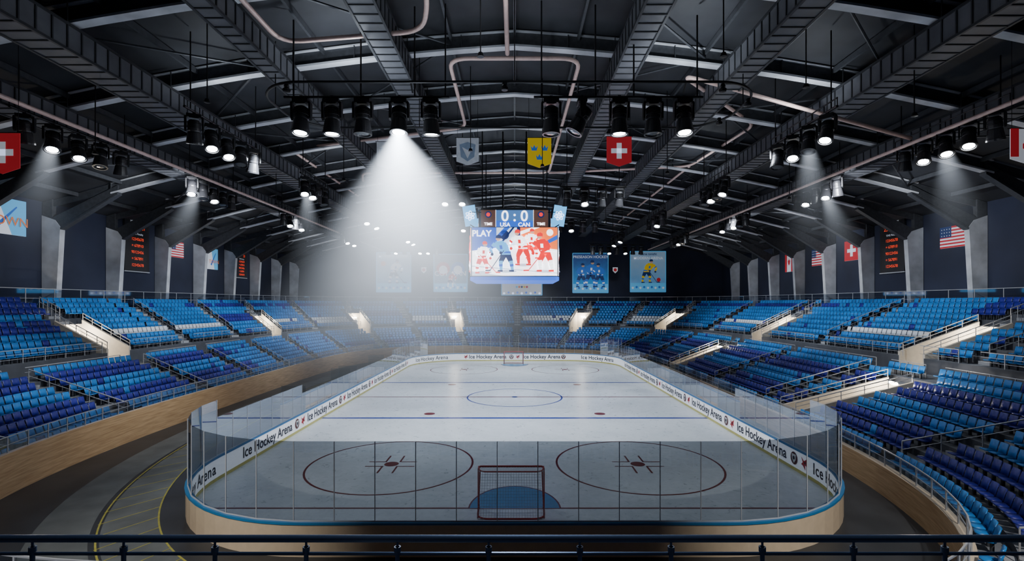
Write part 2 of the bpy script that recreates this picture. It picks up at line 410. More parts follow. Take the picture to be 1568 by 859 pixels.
NSEG = 440
LOWN, UPN = 9, 9
LS = .05; US = .052; U0 = .53
zl = [1.1+.35*i for i in range(LOWN)]; zu = [5.0+.45*j for j in range(UPN)]
voms_up = [w_at(-33.8, -6.6, .6), w_at(-33.4, 20.6, .6), w_at(-26, 38, .6), w_at(-10.6, 43.5, .6), w_at(11.9, 43.5, .6),
           w_at(26, 37, .6), w_at(31, 13, .6), w_at(31, -10.8, .6), w_at(-33, -28, .6)]
voms_lo = [w_at(20.6, -13.5, .1), w_at(20.6, 13, .1)]
HW = 2
def vseg(w): i = int(round(w*NSEG)); return (i-HW, i+HW)
up_rng = [vseg(w) for w in voms_up]; lo_rng = [vseg(w) for w in voms_lo]
UPR, LOR = 5, 7
def inr(i, rngs): return any((a <= i < b) or (a <= i-NSEG < b) for a, b in rngs)
ais = sorted(voms_up+voms_lo); ext = list(ais)
for i in range(len(ais)):
    a = ais[i]; b = ais[(i+1) % len(ais)]; g = (b-a) % 1.0
    k = int(g*LMID//13)
    for j in range(1, k+1): ext.append((a+g*j/(k+1)) % 1.0)
ais = sorted(ext)
aseg = set()
for w in ais: aseg.add(int(w*NSEG) % NSEG)

mb = MB()
for i in range(NSEG):
    w0, w1 = i/NSEG, (i+1)/NSEG
    prof = [(0, zl[0])]; mats = []
    tm = 2 if i in aseg else 0
    if inr(i, lo_rng):
        prof += [(LS*LOR, zl[0]), (LS*LOR, zl[LOR])]; mats += [2, 3]; st = LOR
    else: st = 0
    for k in range(st, LOWN):
        s1 = LS*(k+1) if k < LOWN-1 else U0
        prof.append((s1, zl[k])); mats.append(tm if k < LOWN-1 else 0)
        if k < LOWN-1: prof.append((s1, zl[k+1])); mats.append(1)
    if inr(i, up_rng):
        prof += [(U0+US*UPR, zl[-1]), (U0+US*UPR, zu[UPR])]; mats += [2, 3]; st = UPR
    else:
        prof.append((U0, zu[0])); mats.append(1); st = 0
    for k in range(st, UPN):
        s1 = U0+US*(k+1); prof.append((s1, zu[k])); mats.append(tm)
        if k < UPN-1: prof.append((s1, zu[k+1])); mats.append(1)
    vs = []
    for s, z in prof:
        for w in (w0, w1): x, y = P(s, w); vs.append((x, y, z))
    for w in (w0, w1):
        x1, y1 = P(1.0, w)
        t = min(40.95/max(abs(x1), 1e-6), 50.95/max(abs(y1), 1e-6))
        vs.append((x1*t, y1*t, zu[-1]))
    mats.append(0)
    n = len(prof)+1
    for k in range(n-1): mb.add([vs[2*k], vs[2*k+1], vs[2*k+3], vs[2*k+2]], [(0, 1, 2, 3)], mats[k])
for w in ais:
    for k in range(1, LOWN):
        s = LS*k; x0, y0 = P(s, w); x1, y1 = P(s+.01, w); d = V((x1-x0, y1-y0, 0)).normalized()
        c = V((x0, y0, zl[k]-.175-.0))-d*.16
        if any(wdist(w, v)*LMID < 2 for v in voms_lo) and k < LOR: continue
        mb.seg(c-d*.16+V((0, 0, -.09)), c+d*.16+V((0, 0, -.09)), 1.1, .18, 2)
    for k in range(1, UPN):
        if any(wdist(w, v)*LMID < 2 for v in voms_up) and k <= UPR: continue
        s = U0+US*k; x0, y0 = P(s, w); x1, y1 = P(s+.01, w); d = V((x1-x0, y1-y0, 0)).normalized()
        c = V((x0, y0, zu[k]-.225))-d*.16
        mb.seg(c-d*.16+V((0, 0, -.11)), c+d*.16+V((0, 0, -.11)), 1.1, .22, 2)
mb.build('spectator_stand', ['conc', 'conc_d', 'conc_l', 'vom'])

LAMPS = []
def vomitory(rng, s0, s1, zf, zt0, zt1, big=True):
    mb = MB()
    w0, w1 = rng[0]/NSEG, rng[1]/NSEG
    for w in (w0, w1):
        a = P(s0, w); b = P(s1, w); ax, bx = V((a[0], a[1], 0)), V((b[0], b[1], 0))
        t = (P(s0, w+.0005)); tn = (V((t[0], t[1], 0))-ax).normalized()*.1
        pts = [ax+V((0, 0, zf)), bx+V((0, 0, zf)), bx+V((0, 0, zt1)), ax+V((0, 0, zt0))]
        mb.prism([p-tn for p in pts], tn*2, 0)
        mb.tube([ax+V((0, 0, zt0+.55)), bx+V((0, 0, zt1+.55))], .035, 1, 6)
        mb.tube([ax+V((0, 0, zt0+.28)), bx+V((0, 0, zt1+.28))], .022, 1, 6)
        for k in range(6):
            q = ax.lerp(bx, k/5); z = zt0+(zt1-zt0)*k/5; mb.tube([q+V((0, 0, z)), q+V((0, 0, z+.55))], .025, 1, 6)
    wm = (w0+w1)/2
    b = V((*P(s1, wm), 0)); a = V((*P(s1-.05, wm), 0)); d = (b-a).normalized(); r = V((-d.y, d.x, 0))
    c = b-d*.06
    mb.seg(c+V((0, 0, zf+1.05))-d*.02, c+V((0, 0, zf+1.05))+d*.02, 1.5, 2.1, 2)
    for sg in (-1, 1): mb.seg(c+r*(sg*.8)+V((0, 0, zf)), c+r*(sg*.8)+V((0, 0, zf+2.2)), .12, .14, 1)
    mb.seg(c-r*.86+V((0, 0, zf+2.2)), c+r*.86+V((0, 0, zf+2.2)), .14, .12, 1)
    lp = c-d*.35+V((0, 0, zf+2.55))
    mb.seg(lp-r*.45, lp+r*.45, .18, .16, 3)
    mb.build('vomitory_entrance', ['vom', 'rail', 'dark_door', 'warm_lamp'])
    LAMPS.append(lp-d*.5+V((0, 0, .1)))
for r in up_rng: vomitory(r, U0, U0+US*UPR, zl[-1], zu[0]+.3, zu[UPR]+.35)
for r in lo_rng: vomitory(r, .03, LS*LOR, zl[0], zl[0]+.6, zl[LOR]+.35)

def zpar(x): t = min(1, max(0, (x+8)/16)); return 1.95*(1-t)+1.35*t
mb = MB(); N = 360
for i in range(N):
    w0, w1 = i/N, (i+1)/N; q = []
    for w in (w0, w1):
        xi, yi = P(-.012, w); xo, yo = P(.004, w); z = zpar(xi); q.append((xi, yi, xo, yo, z))
    a, b = q
    mb.add([(a[0], a[1], 0.0), (b[0], b[1], 0.0), (b[0], b[1], b[4]), (a[0], a[1], a[4])], [(0, 1, 2, 3)], 0)
    mb.add([(a[0], a[1], a[4]), (b[0], b[1], b[4]), (b[2], b[3], b[4]), (a[2], a[3], a[4])], [(0, 1, 2, 3)], 1)
    mb.add([(a[2], a[3], 1.0), (b[2], b[3], 1.0), (b[2], b[3], b[4]), (a[2], a[3], a[4])], [(3, 2, 1, 0)], 0)
mb.build('wood_parapet', ['wood', 'board_c'])

def near_cam(x, y): return abs(x) < 13 and y < -37
def railing(s, zf, h, step=1.6, skip_ais=False, glass=False, name='stand_railing', bars=3):
    mb = MB(); n = int(LMID/step)
    for i in range(n):
        w0, w1 = i/n, (i+1)/n; a = P(s, w0); b = P(s, w1)
        if near_cam(*a) or near_cam(*b): continue
        if skip_ais and any(wdist((w0+w1)/2, v)*LMID < 1.2 for v in ais): continue
        z0 = zf(a[0]) if callable(zf) else zf; z1 = zf(b[0]) if callable(zf) else zf
        for k in range(bars):
            t = h*(k+1)/bars; mb.seg((a[0], a[1], z0+t), (b[0], b[1], z1+t), .045 if k == bars-1 else .025, .045 if k == bars-1 else .025, 0)
        mb.seg((a[0], a[1], z0), (a[0], a[1], z0+h), .045, .045, 0)
        if glass: mb.add([(a[0], a[1], z0+.05), (b[0], b[1], z1+.05), (b[0], b[1], z1+h-.05), (a[0], a[1], z0+h-.05)], [(0, 1, 2, 3)], 1)
    mb.build(name, ['rail', 'glass_side'])
railing(.445, zl[-1], .95, skip_ais=True)
railing(U0+.004, zu[0], .9, skip_ais=True)
railing(-.004, zpar, .75, glass=True, bars=2)
railing(1.0, zu[-1], 1.6, glass=True, bars=2, step=2.2)
mb = MB()
for i, w in enumerate(ais):
    if near_cam(*P(.5, w)): continue
    lo = any(wdist(w, v)*LMID < 2 for v in voms_lo); up = any(wdist(w, v)*LMID < 2 for v in voms_up)
    for (s0, z0, s1, z1, ok) in ((LS, zl[1], LS*8, zl[8], not lo), (U0+US, zu[1], U0+US*8, zu[8], not up), (U0+US*6, zu[6], U0+US*8, zu[8], up)):
        if not ok: continue
        a = V((*P(s0, w), z0)); b = V((*P(s1, w), z1)); n = 5
        mb.tube([a+V((0, 0, .9)), b+V((0, 0, .9))], .035, 0, 6)
        mb.tube([a+V((0, 0, .5)), b+V((0, 0, .5))], .02, 0, 6)
        for k in range(n+1): q = a.lerp(b, k/n); mb.tube([q-V((0, 0, .2)), q+V((0, 0, .9))], .025, 0, 6)
mb.build('aisle_handrails', ['rail'])

# ---------------------------------------------------------------- seats
def seat_template():
    v = []; f = []
    xs_ = [-.235, -.09, .09, .235]; yo = [.05, 0, 0, .05]; rows = [(.40, 0), (.62, -.05), (.86, -.12)]
    for th in (0, -.035):
        for z, y in rows:
            for x, o in zip(xs_, yo): v.append((x, y+o+th, z))
    for r in range(2):
        for c in range(3):
            a = r*4+c; f.append((a, a+4, a+5, a+1)); b = 12+a; f.append((b, b+1, b+5, b+4))
    for c in range(3):
        f.append((c, c+1, 13+c, 12+c)); f.append((8+c, 20+c, 21+c, 9+c))
    for r in range(2):
        f.append((r*4, 12+r*4, 16+r*4, r*4+4)); f.append((r*4+3, r*4+7, 19+r*4, 15+r*4))
    o = len(v)
    for z in (.38, .43):
        for x, y in ((-.2, .02), (.2, .02), (.235, .30), (.17, .42), (-.17, .42), (-.235, .30)): v.append((x, y, z+(.03 if y > .35 else 0)))
    f.append(tuple(o+k for k in (5, 4, 3, 2, 1, 0))); f.append(tuple(o+6+k for k in range(6)))
    for k in range(6): f.append((o+k, o+(k+1) % 6, o+6+(k+1) % 6, o+6+k))
    ns = len(f); o = len(v)
    for z in (0, .38):
        for x, y in ((-.05, .02), (.05, .02), (.05, .12), (-.05, .12)): v.append((x, y, z))
    for k in range(4): f.append((o+k, o+(k+1) % 4, o+4+(k+1) % 4, o+4+k))
    return np.array(v), f, ns
TV, TF, NS = seat_template()
rng = random.Random(3)
groups = {}
for tier in (0, 1):
    for k in range(LOWN if tier == 0 else UPN):
        s = (LS*(k+.5)) if tier == 0 else (U0+US*(k+.45)); z = zl[k] if tier == 0 else zu[k]
        X, Y = cpt(s, PH); L = np.concatenate([[0], np.cumsum(np.hypot(np.diff(X), np.diff(Y)))])
        n = int(L[-1]/.56); u = (np.arange(n)+.5)*L[-1]/n
        ph = np.interp(u, L, PH); ww = w_phi(ph); x, y = cpt(s, ph); x2, y2 = cpt(s, ph+1e-4)
        tx, ty = x2-x, y2-y; l = np.hypot(tx, ty)+1e-12; tx /= l; ty /= l
        for q in range(n):
            w = ww[q]
            dm = min(wdist(w, v) for v in ais)*LMID
            if dm < .75: continue
            if tier == 1 and k <= UPR and min(wdist(w, v) for v in voms_up)*LMID < 1.9: continue
            if tier == 0 and k <= LOR and min(wdist(w, v) for v in voms_lo)*LMID < 1.9: continue
            if tier == 1 and near_cam(x[q], y[q]): continue
            sec = sum(1 for v in ais if v < w)
            if tier == 0:
                c = 1 if (k % 4) in ((1, 2) if x[q] > 0 else (2, 3)) else 0
                if y[q] > 5 and x[q] < 0: c = 0
                if y[q] > 28: c = 1 if k in (2, 3) else 0
            else:
                c = 0
                if y[q] < -8 and k >= 6: c = 1
                if k == 2 and (sec % 3 != 1): c = 2
                if y[q] > 28 and k in (1, 2): c = 2 if sec % 2 else 0
                if k == 7 and y[q] > 10: c = 1
                if k in (3, 4) and sec % 3 == 1: c = 1 if x[q] < 0 else 0
            if rng.random() < .02: c = (c+1) % 2
            g = 'n' if y[q] < -33 else 'f' if y[q] > 33 else 'l' if x[q] < 0 else 'r'
            groups.setdefault((g, tier), []).append((x[q], y[q], z, tx[q], ty[q], c))
for key, lst in groups.items():
    A = np.array(lst); n = len(A)
    rx, ry = A[:, 3], A[:, 4]
    fx, fy = -ry, rx
    R = np.stack([fy, -fx, np.zeros(n)], 1); F = np.stack([fx, fy, np.zeros(n)], 1)
    pos = A[:, :3] - F*0.05
    VV = pos[:, None, :] + TV[None, :, 0:1]*R[:, None, :] + TV[None, :, 1:2]*F[:, None, :]
    VV[:, :, 2] += TV[None, :, 2]
    nv = len(TV); loops = np.array([i for f in TF for i in f]); cnt = np.array([len(f) for f in TF])
    me = bpy.data.meshes.new('seat_section')
    me.vertices.add(n*nv); me.vertices.foreach_set('co', VV.reshape(-1).astype(np.float32))
    al = (loops[None, :] + (np.arange(n)*nv)[:, None]).reshape(-1)
    ac = np.tile(cnt, n); st = np.concatenate([[0], np.cumsum(ac)[:-1]])
    me.loops.add(len(al)); me.loops.foreach_set('vertex_index', al.astype(np.int32))
    me.polygons.add(len(ac)); me.polygons.foreach_set('loop_start', st.astype(np.int32))
    mi = np.tile(np.where(np.arange(len(TF)) < NS, 0, 3), n); col = np.repeat(A[:, 5].astype(int), len(TF))
    mi = np.where(mi == 0, col, 3)
    for kk in ('seat_b', 'seat_d', 'seat_w', 'seat_leg'): me.materials.append(M[kk])
    me.polygons.foreach_set('material_index', mi.astype(np.int32))
    me.update(calc_edges=True); me.validate()
    o = bpy.data.objects.new('seat_section', me); COL.objects.link(o)

# ---------------------------------------------------------------- rink
RX, RY, RR = 15.0, 30.0, 7.5
def rink_path(off=0.0, nc=16):
    pts = []
    x, y, r = RX+off, RY+off, RR+off
    cs = [((x-r), (y-r), 0), (-(x-r), (y-r), 90), (-(x-r), -(y-r), 180), ((x-r), -(y-r), 270)]
    for k, (cx, cy, a0) in enumerate(cs):
        for i in range(nc+1):
            t = math.radians(a0+90*i/nc); pts.append((cx+r*math.cos(t), cy+r*math.sin(t)))
    return pts
mb = MB(); mb.prism([(x, y, 0.005) for x, y in rink_path()], (0, 0, .02), 0)
ice = mb.build('ice_rink', ['ice'])
mb = MB(); ZI = .032
def ring(cx, cy, r, w, mi, a0=0, a1=360, n=64):
    for i in range(n):
        t0 = math.radians(a0+(a1-a0)*i/n); t1 = math.radians(a0+(a1-a0)*(i+1)/n)
        mb.add([(cx+(r-w/2)*math.cos(t0), cy+(r-w/2)*math.sin(t0), ZI), (cx+(r+w/2)*math.cos(t0), cy+(r+w/2)*math.sin(t0), ZI),
                (cx+(r+w/2)*math.cos(t1), cy+(r+w/2)*math.sin(t1), ZI), (cx+(r-w/2)*math.cos(t1), cy+(r-w/2)*math.sin(t1), ZI)], [(0, 1, 2, 3)], mi)
def rc(x0, y0, x1, y1, mi, z=ZI): mb.add([(x0, y0, z), (x1, y0, z), (x1, y1, z), (x0, y1, z)], [(0, 1, 2, 3)], mi)
def disc(cx, cy, r, mi, z=ZI): mb.poly([(cx+r*math.cos(2*math.pi*k/24), cy+r*math.sin(2*math.pi*k/24), z) for k in range(24)], mi)
for sg in (-1, 1):
    gx = RX-RR+math.sqrt(RR**2-(26-(RY-RR))**2)
    rc(-gx, sg*26-.06, gx, sg*26+.06, 0)
    rc(-RX, sg*8.8-.20, RX, sg*8.8+.20, 1)
    for sx in (-1, 1):
        cx, cy = sx*6.85, sg*20
        ring(cx, cy, 4.5, .11, 0); disc(cx, cy, .40, 0)
        for hx in (-1, 1):
            for hy in (-1, 1):
                rc(min(cx+hx*.35, cx+hx*1.35), cy+hy*.4-.05, max(cx+hx*.35, cx+hx*1.35), cy+hy*.4+.05, 0)
                rc(cx+hx*.40-.05, min(cy+hy*.4, cy+hy*1.5), cx+hx*.40+.05, max(cy+hy*.4, cy+hy*1.5), 0)
        disc(sx*6.9, sg*7.3, .45, 0)
    n = 24; c0 = sg*26
    pts = [(2.0*math.cos(math.pi*k/n), c0-sg*2.6*math.sin(math.pi*k/n), ZI+.002) for k in range(n+1)]
    mb.poly(pts if sg < 0 else pts[::-1], 2)
    for k in range(n):
        a, b = V(pts[k]), V(pts[k+1]); mb.seg(a, b, .07, .004, 0)
rc(-RX, -.11, RX, .11, 0)
ring(0, 0, 4.5, .14, 1); disc(0, 0, .3, 1)
mb.build('ice_markings', ['line_red', 'line_blue', 'crease'], parent=ice)

boards = empty('dasher_boards')
pin = rink_path(0); pout = rink_path(.16)
pinT = rink_path(-.03); poutT = rink_path(.20)
mb = MB(); n = len(pin)
def strip(A, z0, B, z1, mi, flip=False):
    for i in range(len(A)):
        j = (i+1) % len(A)
        q = [(A[i][0], A[i][1], z0), (A[j][0], A[j][1], z0), (B[j][0], B[j][1], z1), (B[i][0], B[i][1], z1)]
        mb.add(q if not flip else q[::-1], [(0, 1, 2, 3)], mi)
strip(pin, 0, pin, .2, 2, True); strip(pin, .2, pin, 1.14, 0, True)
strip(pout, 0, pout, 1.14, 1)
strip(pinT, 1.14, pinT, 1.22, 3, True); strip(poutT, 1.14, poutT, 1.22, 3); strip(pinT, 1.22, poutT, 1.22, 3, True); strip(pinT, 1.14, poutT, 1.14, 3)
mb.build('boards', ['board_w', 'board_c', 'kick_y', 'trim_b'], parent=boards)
def dense_path(off, step):
    pts = rink_path(off, 24)
    P2 = pts+[pts[0]]; L = [0]
    for a, b in zip(P2[:-1], P2[1:]): L.append(L[-1]+math.dist(a, b))
    n = int(round(L[-1]/step)); res = []
    for k in range(n):
        t = k*L[-1]/n
        j = max(i for i in range(len(L)) if L[i] <= t+1e-9); j = min(j, len(P2)-2)
        f = (t-L[j])/max(1e-9, L[j+1]-L[j]); res.append((P2[j][0]+(P2[j+1][0]-P2[j][0])*f, P2[j][1]+(P2[j+1][1]-P2[j][1])*f))
    return res
gp = dense_path(.08, 1.44)
mbg = MB(); mbp = MB()
GT = 4.07
for i in range(len(gp)):
    a, b = gp[i], gp[(i+1) % len(gp)]
    ym = (a[1]+b[1])/2; xm = (a[0]+b[0])/2
    end = ym < -24; top = GT
    if abs(xm) > 14.5 and abs(ym) < 22: top = 3.2
    if abs(xm) > 14.5 and -13 < ym < 13: top = 2.6
    mbg.add([(a[0], a[1], 1.2), (b[0], b[1], 1.2), (b[0], b[1], top), (a[0], a[1], top)], [(0, 1, 2, 3)], 0 if end else 1)
    mbp.seg((a[0], a[1], 1.1), (a[0], a[1], top), .026, .04, 0)
    mbp.seg((a[0], a[1], 1.24), (b[0], b[1], 1.24), .05, .05, 0)
mbg.build('safety_glass', ['glass_end', 'glass_side'], parent=boards)
mbp.build('glass_posts', ['steel'], parent=boards)
TXT = 'Ice Hockey Arena'
def logo(F, k):
    if k == 0:
        F.disc(0, 0, .34, 0, 1); F.p2([(-.2, .22), (.2, .22), (.18, -.05), (0, -.26), (-.18, -.05)][::-1], 1, 2); F.disc(0, .02, .10, 2, 3)
    else:
        F.p2([(-.3, .30), (-.05, .12), (.3, .33), (.22, .05), (.30, -.12), (.05, -.08), (.08, -.34), (-.12, -.15), (-.30, -.10), (-.15, .03)], 3, 1)
        F.disc(.06, .05, .06, 2, 2)
LF = Flat()
for yy in (-17.2, -8.6, 0, 8.6, 17.2):
    text(TXT, (-RX+.02, yy, .68), (0, 1, 0), (0, 0, 1), .84, 'text_navy', boards, 'board_lettering', bold=.014)
    text(TXT, (RX-.02, yy, .68), (0, -1, 0), (0, 0, 1), .84, 'text_navy', boards, 'board_lettering', bold=.014)
    for sg, sx in ((1, -1), (-1, 1)):
        for k, o in ((0, 3.82), (1, 4.78)):
            LF.setf((sx*(RX-.012), yy*1.0+sg*o, .68), (0, sg, 0), (0, 0, 1)); logo(LF, k)
for xx in (-4.2, 4.2):
    text(TXT, (xx, RY-.02, .68), (1, 0, 0), (0, 0, 1), .80, 'text_navy', boards, 'board_lettering', bold=.016)
for xx in (-.5, .5, -7.6, 7.6):
    LF.setf((xx, RY-.012, .68), (1, 0, 0), (0, 0, 1)); logo(LF, 0 if xx in (-.5, 7.6) else 1)
LF.build('board_logos', ['maroon', 'white', 'text_navy', 'red'], parent=boards)
ADV = {'I': .28, 'c': .5, 'e': .54, ' ': .28, 'H': .70, 'o': .57, 'k': .52, 'y': .5, 'A': .66, 'r': .36, 'n': .56, 'a': .54}
def corner_text(cx, cy, amid):
    tot = sum(ADV[c] for c in TXT)*.78; r = RR-.02; run = -tot/2
    for c in TXT:
        w = ADV[c]*.78; t = amid-(run+w/2)/r; run += w
        if c == ' ': continue
        p = (cx+r*math.cos(t), cy+r*math.sin(t), .42)
        o = text(c, p, (math.sin(t), -math.cos(t), 0), (0, 0, 1), .80, 'text_navy', boards, 'board_letter', bold=.012)
        o.data.align_y = 'BOTTOM_BASELINE'
for cx, cy, am in ((-7.5, -22.5, math.radians(205)), (7.5, -22.5, math.radians(-25)), (-7.5, 22.5, math.radians(135)), (7.5, 22.5, math.radians(45))):
    corner_text(cx, cy, am)

def goal(y0, dirn):
    g = empty('hockey_goal', (0, y0, 0)); W, H, D = 1.42, 1.85, 1.15
    mb = MB(); r = .045; b = dirn
    mb.tube(smooth_path([(-W, 0, .03), (-W, 0, H), (W, 0, H), (W, 0, .03)], .12), r, 0, 10)
    mb.tube(smooth_path([(-W, 0, .06), (-W*.98, b*D, .06), (W*.98, b*D, .06), (W, 0, .06)], .5), .035, 0, 8)
    mb.tube(smooth_path([(-W, 0, H), (-W*.93, b*D*.55, H-.02), (W*.93, b*D*.55, H-.02), (W, 0, H)], .3), .03, 0, 8)
    for sx in (-1, 1): mb.tube(smooth_path([(sx*W*.93, b*D*.5, H-.02), (sx*W*.95, b*D*.65, H*.5), (sx*W*.97, b*D*.97, .06)], .3), .03, 0, 8)
    mb.build('goal_frame', ['goal_red'], parent=g, smooth=True)
    mb = MB(); nr = .005
    def back(u, t):
        yb = b*D*(1-.45*t) - b*.06*math.sin(math.pi*t); return V((u*W*(.97-.04*t), yb, .06+(H-.08)*t))
    for i in range(25):
        u = -1+2*i/24; mb.tube([back(u, t/6) for t in range(7)], nr, 0, 4)
    for j in range(17):
        t = j/16; mb.tube([back(-1, t), back(1, t)], nr, 0, 4)
    for sx in (-1, 1):
        for j in range(17): t = j/16; p = back(sx, t); mb.tube([p, (sx*W, 0, p.z)], nr, 0, 4)
        for k in range(9):
            f = k/8; mb.tube([V((sx*W, 0, back(sx, t/6).z)).lerp(back(sx, t/6), f) for t in range(7)], nr, 0, 4)
    for k in range(7): q = b*D*.55*k/6; mb.tube([(-W, q, H), (W, q, H)], nr, 0, 4)
    for i in range(25): u = -1+2*i/24; mb.tube([(u*W, 0, H), (u*W*.93, b*D*.55, H-.02)], nr, 0, 4)
    mb.build('goal_net', ['net'], parent=g)
    g.location.x = -.15
goal(-26, -1); goal(26, 1)

def bench(x0, x1, y0, y1):
    mb = MB(); sg = 1 if x0 > 0 else -1; xa, xb = sorted((x0, x1))
    mb.box(((xa+xb)/2, (y0+y1)/2, .1), (xb-xa, y1-y0, .2), 0)
    xo = x1
    mb.box((xo, (y0+y1)/2, .75), (.12, y1-y0, 1.5), 1); mb.box((xo, (y0+y1)/2, 1.53), (.16, y1-y0, .06), 2)
    xbench = xo-sg*.45
    mb.box((xbench, (y0+y1)/2, .62), (.4, y1-y0-.4, .06), 3)
    for y in np.arange(y0+.5, y1, 2): mb.box((xbench, y, .4), (.3, .08, .42), 4)
    for y in (y0, y1):
        mb.box(((xa+xb)/2, y, .75), (xb-xa, .1, 1.5), 1)
        mb.box(((xa+xb)/2, y, 2.2), (xb-xa, .02, 1.4), 5)
    mb.build('team_bench', ['conc', 'white', 'trim_b', 'wood', 'rail', 'glass_side'])
bench(-15.4, -17.2, -11, -1); bench(-15.4, -17.2, 1, 11)
bench(15.4, 17.0, -10, -2); bench(15.4, 17.0, 2, 10)

def se(a, b, n, t):
    c, q = math.cos(t), math.sin(t); return (a*math.copysign(abs(c)**(2/n), c), b*math.copysign(abs(q)**(2/n), q))
mb = MB()
T = np.linspace(math.pi/2, 3*math.pi/2, 160)
def band(o0, o1, z, mi, T=T):
    for i in range(len(T)-1):
        a = se(21.8+o0, 35+o0, 2.8, T[i]); b = se(21.8+o1, 35+o1, 2.8, T[i]); c = se(21.8+o1, 35+o1, 2.8, T[i+1]); d = se(21.8+o0, 35+o0, 2.8, T[i+1])
        mb.add([(*a, z), (*b, z), (*c, z), (*d, z)], [(3, 2, 1, 0)], mi)
band(-1.9, -.15, .008, 0); band(.15, 1.9, .008, 0)
band(-.08, -.02, .012, 1); band(-1.9, -1.84, .012, 1)
for i in range(2, 158, 3):
    a = se(19.9, 33.1, 2.8, T[i]); b = se(21.8, 35, 2.8, T[i+1]); mb.seg((*a, .012), (*b, .012), .04, .006, 1)
mb.build('floor_track', ['track', 'yellow'])

# ---------------------------------------------------------------- foreground balcony railing
mb = MB(); yr = CY+5.0
mb.tube([(-10, yr, 6.60), (10, yr, 6.60)], .036, 0, 12)
mb.tube([(-10, yr+.02, 6.44), (10, yr+.02, 6.44)], .018, 0, 8)
for k in range(-10, 11):
    x = -.26+.913*k
    if abs(x) > 9.9: continue
    mb.tube([(x, yr, 5.4), (x, yr, 6.52)], .022, 0, 10)
    mb.tube([(x, yr, 6.50), (x, yr, 6.58)], .012, 0, 8)
    mb.lathe([(.0, 0), (.034, 0), (.034, .05), (0, .05)], Matrix.Translation((x, yr, 6.47)), 0, 12)
mb.tube([(-10, yr, 6.1), (10, yr, 6.1)], .014, 0, 8); mb.tube([(-10, yr, 5.8), (10, yr, 5.8)], .014, 0, 8)
mb.box((0, yr, 5.2), (20, .25, .4), 1)
mb.build('balcony_railing', ['rail_dark', 'conc_d'], smooth=False)

# ---------------------------------------------------------------- stage lights
_cache = {}
def light_mesh(tilt, lit):
    key = (tilt, lit)
    if key in _cache: return _cache[key]
    mb = MB()
    mb.tube([(-.0, 0, 0.06), (0, 0, -.12)], .06, 0, 8); mb.box((0, 0, .0), (.16, .1, .18), 0)
    mb.box((0, 0, -.22), (.78, .46, .22), 0); mb.box((0, 0, -.34), (.5, .34, .06), 1)
    for sx in (-1, 1):
        mb.prism([(sx*.46-.05, -.16, -.30), (sx*.46-.05, .16, -.30), (sx*.46-.05, .12, -1.08), (sx*.46-.05, 0, -1.18), (sx*.46-.05, -.12, -1.08)], (.10, 0, 0), 0)
        mb.box((sx*.42, 0, -.30), (.14, .30, .10), 0)
    Mx = Matrix.Translation((0, 0, -1.0)) @ Matrix.Rotation(math.radians(tilt), 4, 'X') @ Matrix.Rotation(math.pi, 4, 'X')
    mb.lathe([(0, -.55), (.20, -.55), (.29, -.48), (.35, -.30), (.36, .10), (.33, .16), (.36, .22), (.44, .72), (.46, .80), (.46, .90), (.38, .90), (.36, .80)], Mx, 1, 24)
    for k in range(5):
        z = -.42+.08*k; mb.lathe([(.31+.012*k, z), (.385, z+.01), (.385, z+.03), (.31+.012*k, z+.04)], Mx, 0, 24)
    mb.lathe([(.38, .84), (.31, .84)], Mx, 1, 24)
    mb.lathe([(.31, .84), (.20, .865), (.0, .875)], Mx, 2, 24)
    me_o = mb.build('tmp_fixture', ['black', 'black2', 'lens' if lit else 'lens_off'])
    me = me_o.data; bpy.data.objects.remove(me_o)
    _cache[key] = me; return me
def stage_light(x, d, z, tilt=0, lit=False, rot=0, sc=.8):
    o = bpy.data.objects.new('stage_light', light_mesh(tilt, lit)); COL.objects.link(o)
    o.location = (x, CY+d, z); o.rotation_euler = (0, 0, math.radians(rot)); o.scale = (sc,)*3
    return o
mb = MB()
ringp = []
for cx, cy, a0 in ((10.2, 28.9, 0), (-10.8, 28.9, 90), (-10.8, 27.6, 180), (10.2, 27.6, 270)):
    for i in range(13):
        t = math.radians(a0+90*i/12); ringp.append((cx+2.6*math.cos(t), CY+cy+2.6*math.sin(t), 20.05))
mb.tube(ringp, .07, 0, 8, closed=True)
mb.tube([(-12, CY+26, 19.7), (-3.4, CY+26, 19.7)], .07, 0, 8); mb.tube([(1.0, CY+26, 19.7), (9.8, CY+26, 19.7)], .07, 0, 8)
for x in (-10.3, -5.2, 3.2, 8.6): mb.tube([(x, CY+25.5, 19.72), (x, CY+25.0, 20.05)], .05, 0, 6)
for x in (-11.5, -8, -5.2, -3.6, 1.4, 4.2, 6.2, 9.5):
    mb.tube([(x, CY+26, 19.7), (x, CY+26, zr(x)-.5)], .045, 0, 6)
for (x, d) in ((-13.4, 28), (12.8, 28), (-6, 31.5), (6, 31.5), (0, 25)): mb.tube([(x, CY+d, 20.05), (x, CY+d, zr(x)-.3)], .03, 0, 6)
for (x, d) in ((-12.9, 29.8), (12.2, 29.8), (-.5, 25), (-11.5, 25.2), (10.5, 25.2), (12.6, 27)):
    mb.lathe([(0, 0), (.10, -.02), (.14, -.16), (.10, -.2), (.2, -.3), (.16, -.42), (0, -.45)], Matrix.Translation((x, CY+d, 20.05)), 0, 12)
mb.build('lighting_truss', ['black'])
for x, lt, ti in ((-11.1, 1, -8), (-9.5, 1, 0), (-7.9, 0, 0), (-6.0, 1, -10), (-4.35, 1, 6)): stage_light(x, 26, 19.68, ti, bool(lt), 0, 1.02)
for x, lt, ti in ((1.9, 0, 0), (3.5, 0, 28), (5.45, 1, 0), (7.2, 0, 0), (8.8, 1, -10)): stage_light(x, 26, 19.68, ti, bool(lt), 0 if x != 3.5 else 90, 1.02)
